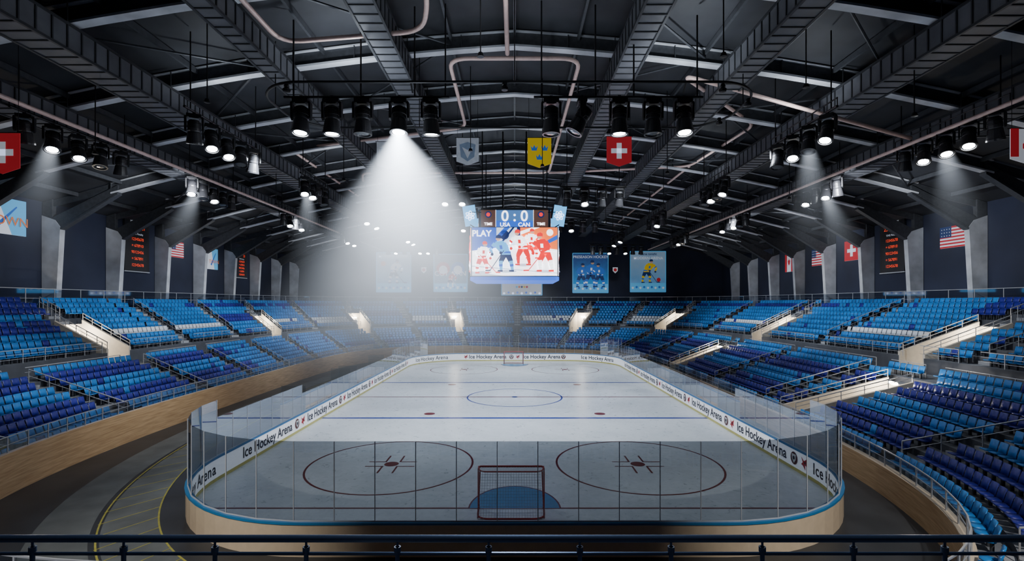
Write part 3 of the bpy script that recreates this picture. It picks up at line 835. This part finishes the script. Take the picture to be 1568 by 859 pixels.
def cluster(x, d0, d1, n, lits, z=19.1):
    mb = MB(); sg = 1 if x > 0 else -1
    mb.tube([(x, CY+d0-.8, z+.02), (x, CY+d1+.8, z+.02)], .07, 0, 8); mb.tube([(x, CY+d0-.8, z+.45), (x, CY+d1+.8, z+.45)], .04, 0, 8)
    for k in range(7):
        y0 = CY+d0-.8+(d1-d0+1.6)*k/6; mb.tube([(x, y0, z), (x, y0, z+.45)], .025, 0, 6)
    for d in (d0-.3, d1+.3): mb.tube([(x, CY+d, z), (x, CY+d, zr(x)-.2)], .035, 0, 6)
    mb.build('lighting_bar', ['black'])
    for k in range(n):
        d = d0+(d1-d0)*k/max(1, n-1)
        stage_light(x, d, z-.03, -24 if k in lits else (-15 if k % 2 else 12), k in lits, -40*sg+(k*13 % 30)-15, .86)
cluster(-26, 26.5, 33, 5, (1, 2)); cluster(-17, 26.5, 32.5, 5, (1, 2)); cluster(26-1, 26.0, 32, 5, (1, 2, 3)); cluster(16.6, 26.5, 31.5, 4, (0, 2))
cluster(-25.5, 39.5, 45, 5, (0, 2)); cluster(-16.6, 39.5, 43.5, 4, (0, 1)); cluster(25.5, 39.5, 45, 5, (1, 3)); cluster(16.6, 39.5, 43.5, 4, (0, 2))
cluster(-25, 54, 60, 5, (1, 3)); cluster(-16, 54, 59, 4, (0, 2)); cluster(25, 54, 60, 5, (2, 4)); cluster(16, 54, 59, 4, (1,))
cluster(-24, 70, 76, 5, (1, 3)); cluster(-15, 70, 76, 5, (0, 2)); cluster(24, 70, 76, 5, (2,)); cluster(15, 70, 76, 5, (0, 3))
def xcluster(x0, x1, d, n, lits, z=19.1):
    mb = MB(); mb.tube([(x0-.6, CY+d, z), (x1+.6, CY+d, z)], .07, 0, 8); mb.tube([(x0-.6, CY+d, z+.4), (x1+.6, CY+d, z+.4)], .04, 0, 8)
    for x in (x0, x1): mb.tube([(x, CY+d, z), (x, CY+d, zr(x)-.2)], .035, 0, 6)
    mb.build('lighting_bar', ['black'])
    for k in range(n): stage_light(x0+(x1-x0)*k/(n-1), d, z-.03, -24 if k in lits else 15, k in lits, 0, .86)
xcluster(4.5, 9, 43, 4, (1,), 19.0); xcluster(-9.5, -4.8, 46, 4, (2, 3), 19.6); xcluster(-21, -13, 83, 7, (1, 4, 5), 18.8); xcluster(13, 21, 83, 7, (2, 4), 18.8)
xcluster(-8, -3, 62, 4, (1,), 19.5); xcluster(4, 10, 62, 5, (2,), 19.5)
mb = MB()
for x, d, z in ((-16, 26, 19.6), (-23.5, 28, 17.5), (-1.5, 22, 20), (9.2, 22, 20), (14, 24, 19.5), (20, 25, 18.5), (-13, 38, 18.5), (-3, 34, 19.5), (2, 36, 19), (11, 36, 18.5), (22, 40, 17.5), (-21, 44, 17.8), (-9, 52, 18), (10, 55, 18)):
    mb.tube([(x, CY+d, z), (x, CY+d, zr(x))], .03, 0, 6)
    mb.lathe([(0, 0), (.1, 0), (.16, -.18), (0, -.2)], Matrix.Translation((x, CY+d, z)), 0, 10)
mb.build('hanging_rods', ['black'])

# ---------------------------------------------------------------- centre scoreboard
sb = empty('jumbotron', (0, 0, 13.5))
def child(mbx, name, mats):
    o = mbx.build(name, mats, parent=sb); o.matrix_parent_inverse = Matrix.Translation(sb.location).inverted(); return o
mb = MB()
W2 = 3.85
def octo(w, c, z0, z1, mi):
    q = [(-w+c, -w), (w-c, -w), (w, -w+c), (w, w-c), (w-c, w), (-w+c, w), (-w, w-c), (-w, -w+c)]
    mb.prism([(x, y, z0) for x, y in q], (0, 0, z1-z0), mi)
octo(W2+.02, .25, 11.35, 15.7, 0); octo(W2+.08, .3, 11.0, 11.32, 1); octo(3.2, .25, 15.7, 17.35, 0); octo(3.3, .3, 17.35, 17.5, 0)
for sx in (-1, 1):
    for sy in (-1, 1):
        mb.tube([(sx*1.1, sy*1.1, 17.4), (sx*1.1, sy*1.1, zr(1.1)-.2)], .07, 2, 8)
        mb.tube([(sx*2.9, sy*2.9, 17.4), (sx*2.9, sy*2.9, zr(2.9)-.2)], .05, 2, 8)
for z in (18.6, 20, 21.4, 22.8):
    for a, b in (((-1.1, -1.1), (1.1, -1.1)), ((1.1, -1.1), (1.1, 1.1)), ((1.1, 1.1), (-1.1, 1.1)), ((-1.1, 1.1), (-1.1, -1.1))): mb.tube([(*a, z), (*b, z)], .04, 2, 6)
child(mb, 'housing', ['black2', 's_blue', 'black'])
MATS = ['s_white', 's_blue', 's_cyan', 's_red', 's_orange', 's_navy', 's_skin', 's_brown', 's_hdr', 's_black', 's_grey']
F = Flat()
for (o, r) in (((0, -W2-.03, 11.4), (1, 0, 0)), ((0, W2+.03, 11.4), (-1, 0, 0)), ((W2+.03, 0, 11.4), (0, 1, 0)), ((-W2-.03, 0, 11.4), (0, -1, 0))):
    F.setf(o, r, (0, 0, 1))
    F.rect(-3.75, 0, 3.75, 4.25, 0, 0)
    F.p2([(-3.75, 2.1), (-1.6, 2.3), (-1.6, 4.25), (-3.75, 4.25)], 1, 1)
    F.p2([(-1.6, 2.35), (.3, 2.55), (.3, 4.25), (-1.6, 4.25)], 10, 1)
    F.p2([(.3, 2.6), (3.75, 2.2), (3.75, 4.25), (.3, 4.25)], 4, 1)
    F.p2([(-3.75, 2.0), (.3, 2.5), (3.75, 2.1), (3.75, 2.3), (.3, 2.72), (-3.75, 2.2)], 0, 2)
    F.p2([(-1.6, 3.0), (-.4, 4.25), (-.9, 4.25), (-1.6, 3.5)], 1, 2)
    F.p2([(-1.3, 2.6), (0, 4.25), (-.2, 4.25), (-1.5, 2.6)], 5, 2)
    F.p2([(.5, 3.6), (2.2, 4.25), (1.5, 4.25), (.5, 3.9)], 0, 2); F.p2([(2.3, 2.5), (3.75, 3.2), (3.75, 3.6), (2.3, 2.8)], 1, 2)
    F.disc(-.9, 3.6, .42, 5, 2); F.disc(3.1, 3.8, .3, 0, 2); F.rect(.2, 3.3, .5, 4.25, 5, 2)
    F.p2([(-3.75, .8), (3.75, .2), (3.75, .28), (-3.75, .9)], 10, 1); F.p2([(-3.75, 0), (-1, 0), (-3.75, .4)], 10, 1)
    for cx, cy, rx in ((-2.8, .3, .8), (-.7, .4, .9), (.8, .95, .7), (2.5, .4, .8)): F.disc(cx, cy, rx, 10, 2, ry=.13)
    F.player(-2.85, .2, 2.9, 0, 3, 3, 6, 3, 0, 1, 3, .04)
    F.player(-.75, .35, 3.3, 2, 5, 5, 6, 1, 2, -1, 12, .16)
    F.player(1.55, 1.5, 2.7, 0, 3, 3, 6, 3, 0, 1, 3, -.05, False)
    F.player(.75, .9, 3.2, 0, 3, 3, 6, 3, 3, -1, 21, .12, False)
    F.player(2.7, .35, 3.5, 3, 3, 3, 6, 0, 0, -1, 12, .10)
    o2 = (o[0]*(3.2+.03)/(W2+.03), o[1]*(3.2+.03)/(W2+.03), 15.75); F.setf(o2, r, (0, 0, 1))
    F.rect(-1.65, .02, 1.65, 1.55, 8, 1); F.p2([(-1.65, .02), (1.65, .02), (1.65, .6), (-1.65, .6)], 1, 2)
    for sx in (-1, 1):
        F.rect(sx*2.35-.65, .02, sx*2.35+.65, 1.55, 7, 1); F.disc(sx*2.35, 1.15, .3, 5, 2); F.disc(sx*2.35, 1.15, .18, 3, 3)
    F.rect(-1.7, 0, -1.66, 1.56, 0, 3); F.rect(1.66, 0, 1.7, 1.56, 0, 3)
child(F, 'screen_picture', MATS)
for (n_, r) in (((0, -1, 0), (1, 0, 0)), ((1, 0, 0), (0, 1, 0)), ((-1, 0, 0), (0, -1, 0))):
    n_ = V(n_); r = V(r)
    def T(b, x, z, sz, m='s_white', bold=.01): text(b, n_*3.28+r*x+V((0, 0, z)), r, (0, 0, 1), sz, m, sb, 'score_lettering', bold=bold)
    T('0 : 0', 0, 16.72, 1.35, bold=.02); T('USA', -.85, 15.98, .5); T('CAN', .85, 15.98, .5); T('TIME', -2.35, 16.05, .34); T('TIME', 2.35, 16.05, .34)
    text('PLAY', n_*(W2+.09)+r*(-2.9)+V((0, 0, 15.1)), r, (0, 0, 1), .75, 's_white', sb, 'screen_lettering', bold=.02)
F = Flat()
for sx in (-1, 1):
    for sy in (-1, 1):
        c = V((sx*3.95, sy*3.5, 16.75)); r = V((1, 0, 0)) if sy < 0 else V((-1, 0, 0))
        tl = .16*sx*(1 if sy < 0 else -1); up = V((r.x*tl*1.0, 0, 1)).normalized(); rr = V((r.x, 0, -tl)).normalized()
        F.setf(c, rr, up); F.rect(-.56, -.9, .56, .9, 0, 0); F.n = -F.n; F.rect(-.56, -.9, .56, .9, 0, 3); F.n = -F.n
        for k in range(3):
            a = math.pi*k/3+.3; n = 20
            pts = [(math.cos(t)*.42*math.cos(a)-math.sin(t)*.16*math.sin(a), math.cos(t)*.42*math.sin(a)+math.sin(t)*.16*math.cos(a)) for t in [2*math.pi*q/n for q in range(n)]]
            for q in range(n): F.line(pts[q], pts[(q+1) % n], .05, .05, 1, 2+k)
        F.disc(0, 0, .08, 1, 5)
        F.seg(c+V((0, 0, -.8)), c+V((-sx*1.0, 0, -1.4)), .08, .08, 2)
        F.seg(c+V((0, 0, .3)), c+V((-sx*1.0, 0, .3)), .06, .06, 2)
child(F, 'wing_panels', ['s_cyan', 's_white', 'black'])

# ---------------------------------------------------------------- wall posters, flags, wall scoreboards
PM = ['p_white', 'p_blue', 'p_cyan', 'p_red', 'p_navy', 'p_yellow', 'p_skin', 'p_orange', 'black']
def poster(x, z, w, h, gm, kind, lines):
    e = empty('hockey_poster', (x, WY1-.08, z)); inv = Matrix.Translation(e.location).inverted()
    mb = MB(); mb.box((x, WY1-.06, z), (w, .08, h), 0)
    o = mb.build('panel', [gm], parent=e); o.matrix_parent_inverse = inv
    F = Flat(); F.setf((x, WY1-.10, z-h/2), (1, 0, 0), (0, 0, 1))
    for a, b in (((-w/2, 0), (w/2, 0)), ((-w/2, h), (w/2, h)), ((-w/2, 0), (-w/2, h)), ((w/2, 0), (w/2, h))): F.line(a, b, .14, .14, 2, 1)
    F.rect(-w/2+.1, .1, w/2-.1, h*.22, 2, 1)
    for k in range(9): F.disc(-w/2+.5+k*(w-1)/8, h*.1+.15*(k % 2), .22, 1 if k % 2 else 0, 2)
    if kind == 0: F.player(0, h*.22, h*.62, 0, 4, 4, 6, 1, 0, 1, 3, .1); F.disc(-w*.3, h*.72, .5, 7, 2)
    elif kind == 1:
        for sx in (-1, 1): F.disc(sx*w*.22, h*.62, w*.2, 3 if sx < 0 else 1, 3); F.disc(sx*w*.22, h*.58, w*.13, 0, 4)
        F.player(0, h*.12, h*.42, 3, 4, 0, 6, 0, 0, 1, 6, .1)
    elif kind == 2:
        for k, dx in enumerate((-.26, .0, .26)): F.player(w*dx, h*.14, h*(.62 if k != 1 else .7), 1, 4, 4, 6, 0, 1, 1 if k < 2 else -1, 3+7*k, .02, False)
    elif kind == 3:
        F.player(-.3, h*.22, h*.6, 5, 4, 4, 6, 1, 5, 1, 3, .15); F.disc(w*.3, h*.3, .4, 3, 2)
    elif kind == 4:
        F.rect(-w/2+.1, .1, w/2-.1, h-.1, 0, 2)
        for k in range(5): F.disc(-1+.5*k, h*.45, .22, (2, 7, 4, 5, 3)[k], 4)
    ob = F.build('artwork', PM, parent=e); ob.matrix_parent_inverse = inv
    for (t, fz, sz, m) in lines: text(t, (x, WY1-.36, z-h/2+h*fz), (1, 0, 0), (0, 0, 1), sz, m, e, 'poster_lettering', bold=.01)
pxm = 98.8/765
def px_(p): return (p-788)*pxm
def pz_(p): return 8.95+(465-p)*pxm
poster(px_(603), pz_(417), 6.8, 7.8, 'grad_pale', 0, [('MODERN ARENA', .90, .75, 'p_white')])
poster(px_(690), pz_(418), 6.6, 7.4, 'grad_grey', 1, [('CGY  VAN', .48, 1.35, 'p_white')])
poster(px_(799), pz_(438), 8.0, 3.6, 'grad_pale', 4, [('HOCKEY', .75, .6, 'p_blue')])
poster(px_(904), pz_(418), 7.0, 7.8, 'grad_blue', 2, [('PRESEASON HOCKEY', .90, .72, 'p_white')])
poster(px_(992), pz_(416), 7.0, 8.0, 'grad_pale', 3, [('Game tonight', .93, .6, 'p_navy'), ('MODERN ARENA', .83, .75, 'p_white')])
for q, c in ((649, 3), (741, 3), (942, 3)):
    F = Flat(); F.setf((px_(q), WY1-.05, pz_(414)), (1, 0, 0), (0, 0, 1)); F.p2([(-.5, .6), (-.5, -.1), (0, -.6), (.5, -.1), (.5, .6)][::-1], 0, 1); F.disc(0, .1, .32, c, 2)
    F.build('wall_crest', PM)

def wall_board(sx, y, z, w, h):
    e = empty('wall_scoreboard', (sx*(WX-.1), y, z)); inv = Matrix.Translation(e.location).inverted()
    r = (0, 1, 0) if sx < 0 else (0, -1, 0); X = sx*(WX-.12)
    mb = MB(); mb.box((X, y, z), (.2, w, h), 0)
    for zz in (-1, 1): mb.box((X-sx*.02, y, z+zz*h/2), (.22, w+.1, .1), 1)
    o = mb.build('panel', ['black2', 'steel'], parent=e); o.matrix_parent_inverse = inv
    X2 = sx*(WX-.26); k = w/4.0
    rows = [('HOME GUEST', .93, .38, 'p_white'), ('25      21', .82, .70, 's_digit'), ('TIME Penalty', .70, .34, 'p_white'), ('12345678', .60, .5, 's_digit'),
            ('= 678910', .48, .5, 's_digit'), ('90123456', .36, .5, 's_digit'), ('= 567891', .24, .5, 's_digit'), ('12345678', .12, .5, 's_digit')]
    for t, f, s_, m in rows: text(t, (X2, y, z-h/2+h*f), r, (0, 0, 1), s_*k, m, e, 'digits')
wall_board(-1, CY+54.0, 15.3, 3.5, 5.8); wall_board(1, CY+54.0, 15.2, 3.5, 5.8)
wall_board(-1, CY+74.6, 14.8, 3.0, 4.0)

FM = ['p_white', 'p_red', 'p_blue', 'p_cyan', 'p_yellow', 'p_orange', 'p_navy']
def flag(sx, y, z, w, h, kind):
    F = Flat(); r = V((0, 1, 0)) if sx < 0 else V((0, -1, 0)); F.setf((sx*(WX-.12), y, z), r, (0, 0, 1))
    F.box((sx*(WX-.06), y, z), (.1, w, h), 0)
    if kind == 'us':
        for k in range(13): F.rect(-w/2, -h/2+h*k/13, w/2, -h/2+h*(k+1)/13, 1 if k % 2 == 0 else 0, 1)
        F.rect(-w/2, 0, -w*.05, h/2, 6, 2)
        for a in range(4):
            for b in range(3): F.disc(-w/2+w*.08+a*w*.1, h*.08+b*h*.15, .05*h/2, 0, 3, n=5)
    elif kind == 'ch':
        F.rect(-w/2, -h/2, w/2, h/2, 1, 1); F.rect(-w*.09, -h*.3, w*.09, h*.3, 0, 2); F.rect(-w*.3, -h*.09, w*.3, h*.09, 0, 2)
    elif kind == 'ca':
        F.rect(-w/2, -h/2, -w/4, h/2, 1, 1); F.rect(w/4, -h/2, w/2, h/2, 1, 1); F.rect(-w/4, -h/2, w/4, h/2, 0, 1)
        F.p2([(0, h*.3), (-.06*w, h*.15), (-.15*w, h*.15), (-.1*w, -.05*h), (0, -.15*h), (.1*w, -.05*h), (.15*w, h*.15), (.06*w, h*.15)], 1, 2)
    elif kind == 'logo':
        F.rect(-w/2, -h/2, w/2, h/2, 3, 1); F.p2([(-w/2, -h/2), (w*.2, -h/2), (-w*.1, h/2), (-w/2, h/2)], 0, 2); F.line((-w*.1, -h*.3), (w*.3, h*.3), .3, .1, 2, 3)
    o = F.build('wall_flag' if kind != 'logo' else 'wall_banner', FM)
    if kind == 'logo': text('TOWN', (sx*(WX-.25), y+w*.1, z-.4), r, (0, 0, 1), w*.26, 'p_orange', None, 'lettering').parent = o
flag(-1, CY+60.4, 15.5, 2.6, 1.9, 'us'); flag(-1, CY+67.5, 15.0, 2.6, 2.8, 'logo'); flag(-1, CY+39.8, 16.0, 4.0, 2.9, 'logo')
flag(1, CY+46.6, 15.2, 2.8, 2.0, 'us'); flag(1, CY+60.6, 15.4, 2.6, 2.4, 'ch'); flag(1, CY+67.6, 15.2, 2.2, 2.2, 'us'); flag(1, CY+74.4, 15, 2.2, 2.6, 'ca')

def pennant(x, d, z, w, h, kind, nm='hanging_pennant'):
    F = Flat(); y = CY+d; F.L = .01
    pt = [(-w/2, h/2), (-w/2, -h*.36), (0, -h/2), (w/2, -h*.36), (w/2, h/2)]
    base = {'se': 4, 'ch': 1, 'w': 8, 'ca': 0}[kind]
    F.prism([(x+a, y-.015, z+b) for a, b in pt], (0, .03, 0), base)
    F.setf((x, y-.02, z), (1, 0, 0), (0, 0, 1)); F.L = .008
    if kind == 'se':
        for cx, cy in ((-.22*w, .14*h), (.22*w, .14*h), (0, -.16*h)):
            c = .15*w; F.p2([(cx-c, cy+c*.8), (cx-c*.7, cy-c*.6), (cx+c*.7, cy-c*.6), (cx+c, cy+c*.8), (cx+c*.45, cy+c*.1), (cx, cy+c), (cx-c*.45, cy+c*.1)], 2, 1)
    elif kind == 'ch': F.rect(-w*.1, -h*.24, w*.1, h*.28, 0, 1); F.rect(-w*.32, -h*.06, w*.32, h*.10, 0, 1)
    elif kind == 'w':
        F.p2([(-w*.36, h*.25), (-w*.3, -h*.2), (0, -h*.36), (w*.3, -h*.2), (w*.36, h*.25), (0, h*.34)], 9, 1); F.p2([(-w*.25, h*.16), (0, -h*.26), (w*.25, h*.16), (0, h*.05)], 8, 2)
    elif kind == 'ca': F.rect(-w/2, -h*.3, -w/4, h/2, 1, 1); F.rect(w/4, -h*.3, w/2, h/2, 1, 1); F.disc(0, 0, w*.15, 1, 1, n=7)
    F.tube([(x-w/2-.1, y, z+h/2), (x+w/2+.1, y, z+h/2)], .03, 7, 6)
    for sx in (-1, 1): F.tube([(x+sx*w*.45, y, z+h/2), (x+sx*w*.45, y, zr(x)-.3)], .012, 7, 5)
    F.build(nm, FM+['black', 'pale_cloth', 'slate_cloth'])
pennant((826-788)*38/765, 38, 8.95+(465-234)*38/765, 1.8, 2.3, 'se'); pennant((948-788)*38/765, 38, 8.95+(465-232)*38/765, 1.9, 2.3, 'ch')
pennant((716-788)*38/765, 38, 8.95+(465-232)*38/765, 1.7, 2.1, 'w'); pennant((594-788)*38/765, 38, 8.95+(465-238)*38/765, 1.7, 2.1, 'w')
pennant(24.6, 24, 8.95+(465-224)*24/765, 1.6, 1.7, 'ca'); pennant(-24.8, 24.2, 8.95+(465-233)*24/765, 1.7, 2, 'ch')

# ---------------------------------------------------------------- lights
def spot(loc, tgt, power, ang, blend=.6, rad=.15, col=(.86, .93, 1)):
    l = bpy.data.lights.new('spot_lamp', 'SPOT'); l.energy = power; l.spot_size = math.radians(ang); l.spot_blend = blend; l.shadow_soft_size = rad; l.color = col
    o = bpy.data.objects.new('spot_lamp', l); COL.objects.link(o); o.location = loc
    o.rotation_euler = (V(tgt)-V(loc)).to_track_quat('-Z', 'Y').to_euler(); return o
for y, p in ((-20, 5500), (-7, 14500), (8, 14500), (23, 13500)):
    for sx in (-1, 1): spot((sx*9.5, y, 21.3), (sx*6.5, y+1.5, 0), p, 75, .8, .3)
for y, p in ((-16, 8500), (2, 13000), (20, 12500)):
    for sx in (-1, 1): spot((sx*15.3, y, 18.6), (sx*34, y+3, 5.5), p, 68, 1, .2, (.84, .92, 1))
for sx in (-1, 1): spot((sx*10, 28, 18.6), (sx*14, 44, 5), 6500, 85, .9, .2, (.84, .92, 1))
# added fill spots: outside of the boards at both near corners, and the parapets
for sx in (-1, 1): spot((sx*13, -46, 17), (sx*12.6, -28.8, .6), 16000, 38, 1, .2, (1, .96, .9))
for sx in (-1, 1): spot((sx*12, -14, 18.6), (sx*24, -12, 1), 5500, 62, 1, .2, (1, .97, .92))
spot((0, -38, 20.5), (0, -43, 6), 3000, 60, .9, .2, (.7, .82, 1))  # added spot that brightens the balcony rail
for y in (-4, 14, 33):
    for sx in (-1, 1): spot((sx*24, y-6, 18.2), (sx*40.5, y+4, 12.5), 6000, 95, 1, .2, (.88, .93, 1))  # added spots washing the wall columns
for x, d, z, p in ((-9, 27.5, 20.3, 1000), (9, 27.5, 20.3, 1150), (0, 20, 19.5, 1200), (-17, 29.5, 19.8, 420), (17, 29.5, 19.8, 500),
                   (-16.6, 46, 19.8, 500), (16.6, 46, 19.8, 500), (0, 47.8, 17.8, 1300), (0, 68, 19.5, 800)):
    spot((x, CY+d, z), (x, CY+d+.5, z+5), p, 165, 1, .25, (.84, .92, 1))  # added upward spots to brighten the ceiling, no fixtures modelled
spot((-6.0, CY+25.85, 17.65), (-4.2, CY+33.5, 4), 6000, 70, 1.0, .12, (.88, .94, 1))
for p in LAMPS:
    l = bpy.data.lights.new('tunnel_lamp', 'POINT'); l.energy = 380; l.color = (1, .9, .74); l.shadow_soft_size = .12
    o = bpy.data.objects.new('tunnel_lamp', l); COL.objects.link(o); o.location = p
# emissive cones that paint lit haze below burning lamps (closed volumes)
def glow_cone(loc, tgt, key, tan, L):
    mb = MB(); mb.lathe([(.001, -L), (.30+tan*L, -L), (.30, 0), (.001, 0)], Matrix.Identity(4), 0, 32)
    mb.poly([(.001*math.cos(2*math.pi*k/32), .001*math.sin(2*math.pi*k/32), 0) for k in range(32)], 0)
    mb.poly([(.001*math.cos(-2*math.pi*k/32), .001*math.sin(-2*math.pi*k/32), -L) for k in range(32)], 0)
    o = mb.build('painted_haze', [key]); o.location = loc
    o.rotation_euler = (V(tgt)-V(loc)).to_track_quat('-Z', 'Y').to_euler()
M['beam_key'] = beam_mat('painted_haze_key', 19.0, 1.05, 13.5, 1.85, 3.0)  # beam glow is emitted by the volume, not scattered lamp light
M['beam_soft'] = beam_mat('painted_haze_soft', 1.5, .36, 8)
glow_cone((-6.0, CY+25.8, 17.85), (-5.2, CY+28.5, 4), 'beam_key', 1.05, 13.5)
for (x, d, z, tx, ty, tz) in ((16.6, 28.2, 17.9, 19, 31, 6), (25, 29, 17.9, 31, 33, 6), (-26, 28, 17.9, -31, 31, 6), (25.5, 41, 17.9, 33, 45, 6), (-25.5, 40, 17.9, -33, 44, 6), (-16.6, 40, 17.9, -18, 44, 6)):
    glow_cone((x, CY+d, z), (tx, CY+ty, tz), 'beam_soft', .36, 8)

w = bpy.data.worlds.new('arena_world'); scene.world = w; w.use_nodes = True
w.node_tree.nodes['Background'].inputs[0].default_value = (.02, .03, .05, 1); w.node_tree.nodes['Background'].inputs[1].default_value = .5

# ---------------------------------------------------------------- camera
cd = bpy.data.cameras.new('camera'); cam = bpy.data.objects.new('camera', cd); COL.objects.link(cam)
cam.location = (0, CY, 8.95); cam.rotation_euler = (math.radians(90), 0, 0)
cd.sensor_width = 36; cd.sensor_fit = 'HORIZONTAL'; cd.lens = 765/1568*36
cd.shift_x = -4/1568; cd.shift_y = 35.5/1568; cd.clip_end = 400; cd.clip_start = .05
scene.camera = cam
